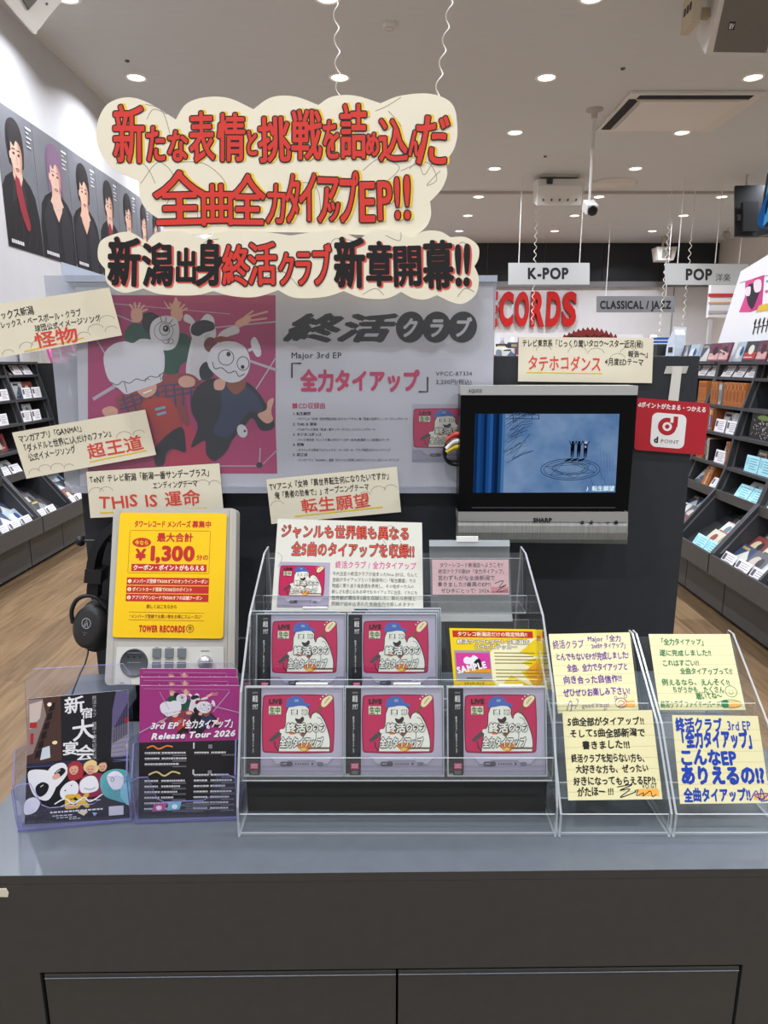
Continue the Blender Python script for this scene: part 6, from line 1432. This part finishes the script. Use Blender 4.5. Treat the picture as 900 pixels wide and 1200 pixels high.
# large speaker, upper right
def corner(px, Y): return at(px[0], px[1], Y=Y)
Yq = 5.6
t = E('ceiling_speaker', at(866, 0, Y=Yq), 'large white speaker with dark grey grille and small emblem, at upper right corner', 'speaker')
FQ = [at(848, -14, Y=5.45), at(915, -12, Y=5.45), at(898, 66, Y=5.75), at(826, 65, Y=5.75)]
n = (FQ[3] - FQ[0]).cross(FQ[1] - FQ[0]).normalized()
s = Sheet(FQ, 100, 100, .30, M('#D9D6D0', .45), M('#E4E2DE', .45)); s.mb.build('cabinet', t, bevel=.01)
s = Sheet([p + n * .004 for p in (FQ[0] * .94 + FQ[1] * .06, FQ[0] * .03 + FQ[1] * .97, FQ[3] * .02 + FQ[2] * .98 - (FQ[3] - FQ[0]) * .06, FQ[3] * .88 + FQ[2] * .12 - (FQ[3] - FQ[0]) * .06)], 100, 100, .004, GRL)
a = s.a; a.step = .0015; a.rect(18, 50, 30, 63, M('#0E0E0F', .4)); a.up(); a.text('EV', 19.5, 61, 11, M('#D8D8D8', .5), w=9, bold=.08)
for (u, v) in ((3, 3), (97, 3), (3, 97), (97, 97)): a.ellipse(u, v, 1, 1, M('#B0ACA4', .4), n=10)
s.mb.build('grille', t)
b = MB(); c = (FQ[0] + FQ[3]) / 2 - n * .15; b.box(c.x - .16, c.x - .10, c.y - .1, c.y + .1, c.z - .10, c.z + .12, M('#C4B8A0', .5)); b.box(c.x - .10, c.x - .0, c.y - .03, c.y + .03, c.z - .03, c.z + .03, M('#B0A48C', .5)); b.box(c.x - .15, c.x - .11, c.y - .03, c.y + .03, c.z + .12, ZC, M('#B8AC96', .5))
for k in range(3): b.box(c.x - .165, c.x - .1605, c.y - .07 + k * .05, c.y - .045 + k * .05, c.z, c.z + .05, M('#3A3630', .5))
b.build('bracket', t)
# rounded speaker, upper left
t = E('ceiling_speaker', at(30, 0, Y=4.0), 'white rounded speaker with grey curved grille at upper left corner', 'speaker')
B0 = at(41, 40, Y=4.05)
ax1 = (at(88, -20, Y=4.25) - B0); ax2 = (at(0, 2, Y=3.9) - B0); nn = ax1.cross(ax2).normalized()
if nn.y > 0: nn = -nn
L1 = ax1.normalized(); L2 = (ax2 - L1 * ax2.dot(L1)).normalized()
def spk(u, v, w=0): return B0 + L1 * u + L2 * v + nn * w
b = MB(); pl = [(u, v) for u, v in spline([(.0, .03), (.03, .0), (.14, .0), (.44, .0), (.5, .06), (.5, .40), (.44, .44), (.06, .44), (.0, .38)], 4)]
b.prism([spk(u, v) for u, v in pl], (B0 - EYE).normalized() * .2 + Vector((-.012, 0, 0)), M('#E8E4DA', .5), M('#EFECE4', .5)); b.build('cabinet', t, bevel=.012)
b = MB(); g = [(.15, .03), (.20, .03), (.42, .035), (.46, .10), (.46, .30), (.15, .30)]
b.prism([spk(u, v, .001) for u, v in [(.06, .085), (.46, .075), (.47, .25), (.10, .25)]], nn * .012, M('#6E6A60', .6, noise=.08, scale=300)); b.build('grille', t)
b = MB(); b.prism([spk(u, v, .001) for u, v in ((.075, .27), (.47, .27), (.47, .42), (.10, .42), (.05, .36))], nn * .008, M('#F2EFE6', .45)); b.build('front_cover', t)
for u in (.18, .34): b = MB(); b.cyl(spk(u, .04, .001), spk(u, .04, .006), .006, M('#6A6252', .5), 8); b.build('bolt', t)
c = spk(.25, .22, -.1) + Vector((-.05, .14, .18)); b = MB(); b.box(c.x - .03, c.x + .03, c.y - .03, c.y + .03, c.z, ZC, WP2); b.build('bracket', t)
# pair of monitors hung back to back
t = E('hanging_monitor', at(890, 240, Y=10.5), 'black hanging monitor seen from behind and edge, at right edge of the photo', 'monitor')
b = MB(); b.prism([at(861.5, 217.5, Y=10.6), at(925, 216, Y=10.4), at(925, 277, Y=10.4), at(861.5, 277, Y=10.6)], (.03, .09, 0), M('#1A1B1D', .45)); b.build('casing', t)
b = MB(); b.prism([at(868, 238, Y=10.56), at(886, 237, Y=10.5), at(886, 272, Y=10.5), at(868, 272, Y=10.56)], (0, -.07, 0), M('#232529', .5)); b.build('back_box', t, bevel=.006)
b = MB(); b.prism([at(862.5, 252, Y=10.55), at(867, 252, Y=10.54), at(867, 259, Y=10.54), at(862.5, 259, Y=10.55)], (0, -.04, 0), M('#0C0C0E', .5)); b.build('connector', t)
p = at(874.5, 217, Y=10.62); b = MB(); b.tube([p, Vector((p.x, p.y, ZC))], .014, M('#B8B2AA', .5), 8); b.build('pole', t)
t = E('hanging_monitor', at(905, 240, Y=6.0), 'black hanging monitor with blue picture, cut by the right edge of the photo', 'monitor')
MQ = [at(899, 203, Y=6.35), at(990, 150, Y=5.6), at(975, 262, Y=5.6), at(887, 277, Y=6.35)]
s = Sheet(MQ, 100, 100, .05, M('#0E0E10', .3)); s.mb.build('casing', t)
s = Sheet([p + s.n * .002 for p in (MQ[0] * .955 + MQ[1] * .045 + (MQ[3] - MQ[0]) * .06, MQ[1] * .97 + MQ[0] * .03 + (MQ[2] - MQ[1]) * .06, MQ[2] * .97 + MQ[3] * .03 - (MQ[2] - MQ[1]) * .08, MQ[3] * .955 + MQ[2] * .045 - (MQ[3] - MQ[0]) * .12)], 100, 100, .001, EM('#4E9AD8', .8)); s.a.step = .001
s.a.blob([(0, 40), (20, 20), (50, 50), (80, 30), (100, 60), (100, 100), (0, 100)], EM('#2A5F9E', .7)); s.a.ellipse(8, 60, 6, 20, EM('#16324E', .7)); s.mb.build('screen', t)
p = (MQ[0] + MQ[1]) / 2; b = MB(); b.tube([p, Vector((p.x, p.y, ZC))], .014, M('#B8B2AA', .5), 8); b.build('pole', t)
# small ceiling fittings
for (px, py, r, h, c, lb) in ((456, 28, .06, .035, '#D8D4CC', 'small round smoke detector on the ceiling, between the two coiled strings'), (149, 71, .02, .012, '#5A5650', 'tiny dark ceiling sprinkler above the leftmost downlight'), (730, 80, .022, .014, '#5A544C', 'tiny dark ceiling sprinkler left of the upper right speaker'), (639, 183, .022, .014, '#5A544C', 'tiny dark ceiling sprinkler above the white box speaker'), (890, 239, .025, .015, '#5A544C', 'tiny dark ceiling sprinkler near the hanging monitor')):
    p = at(px, py, Z=ZC); b = MB(); b.lathe((p.x, p.y, ZC), (0, 0, -1), [(r, 0), (r, h * .5), (r * .7, h), (.0001, h)], M(c, .5), 20)
    if r > .05: b.lathe((p.x, p.y, ZC), (0, 0, -1), [(r * .72, h * .6), (r * .74, h * .8), (r * .6, h * 1.05)], M('#6A665E', .5), 20)
    b.build('smoke_detector' if r > .05 else 'ceiling_sprinkler', None, lb, 'detector' if r > .05 else 'sprinkler')
p = at(852, 267, Z=ZC); t = E('ceiling_spotlight', p, 'small grey track spotlight on the ceiling left of the hanging monitors', 'spotlight')
b = MB(); b.cyl(p, p - Vector((0, 0, .1)), .03, WP2, 12); b.build('base', t); b = MB(); b.cyl(p + Vector((0, -.06, -.16)), p + Vector((0, .05, -.1)), .07, M('#A8A49C', .5), 14); b.build('lamp_head', t)
p = at(290, 119, Z=ZC)
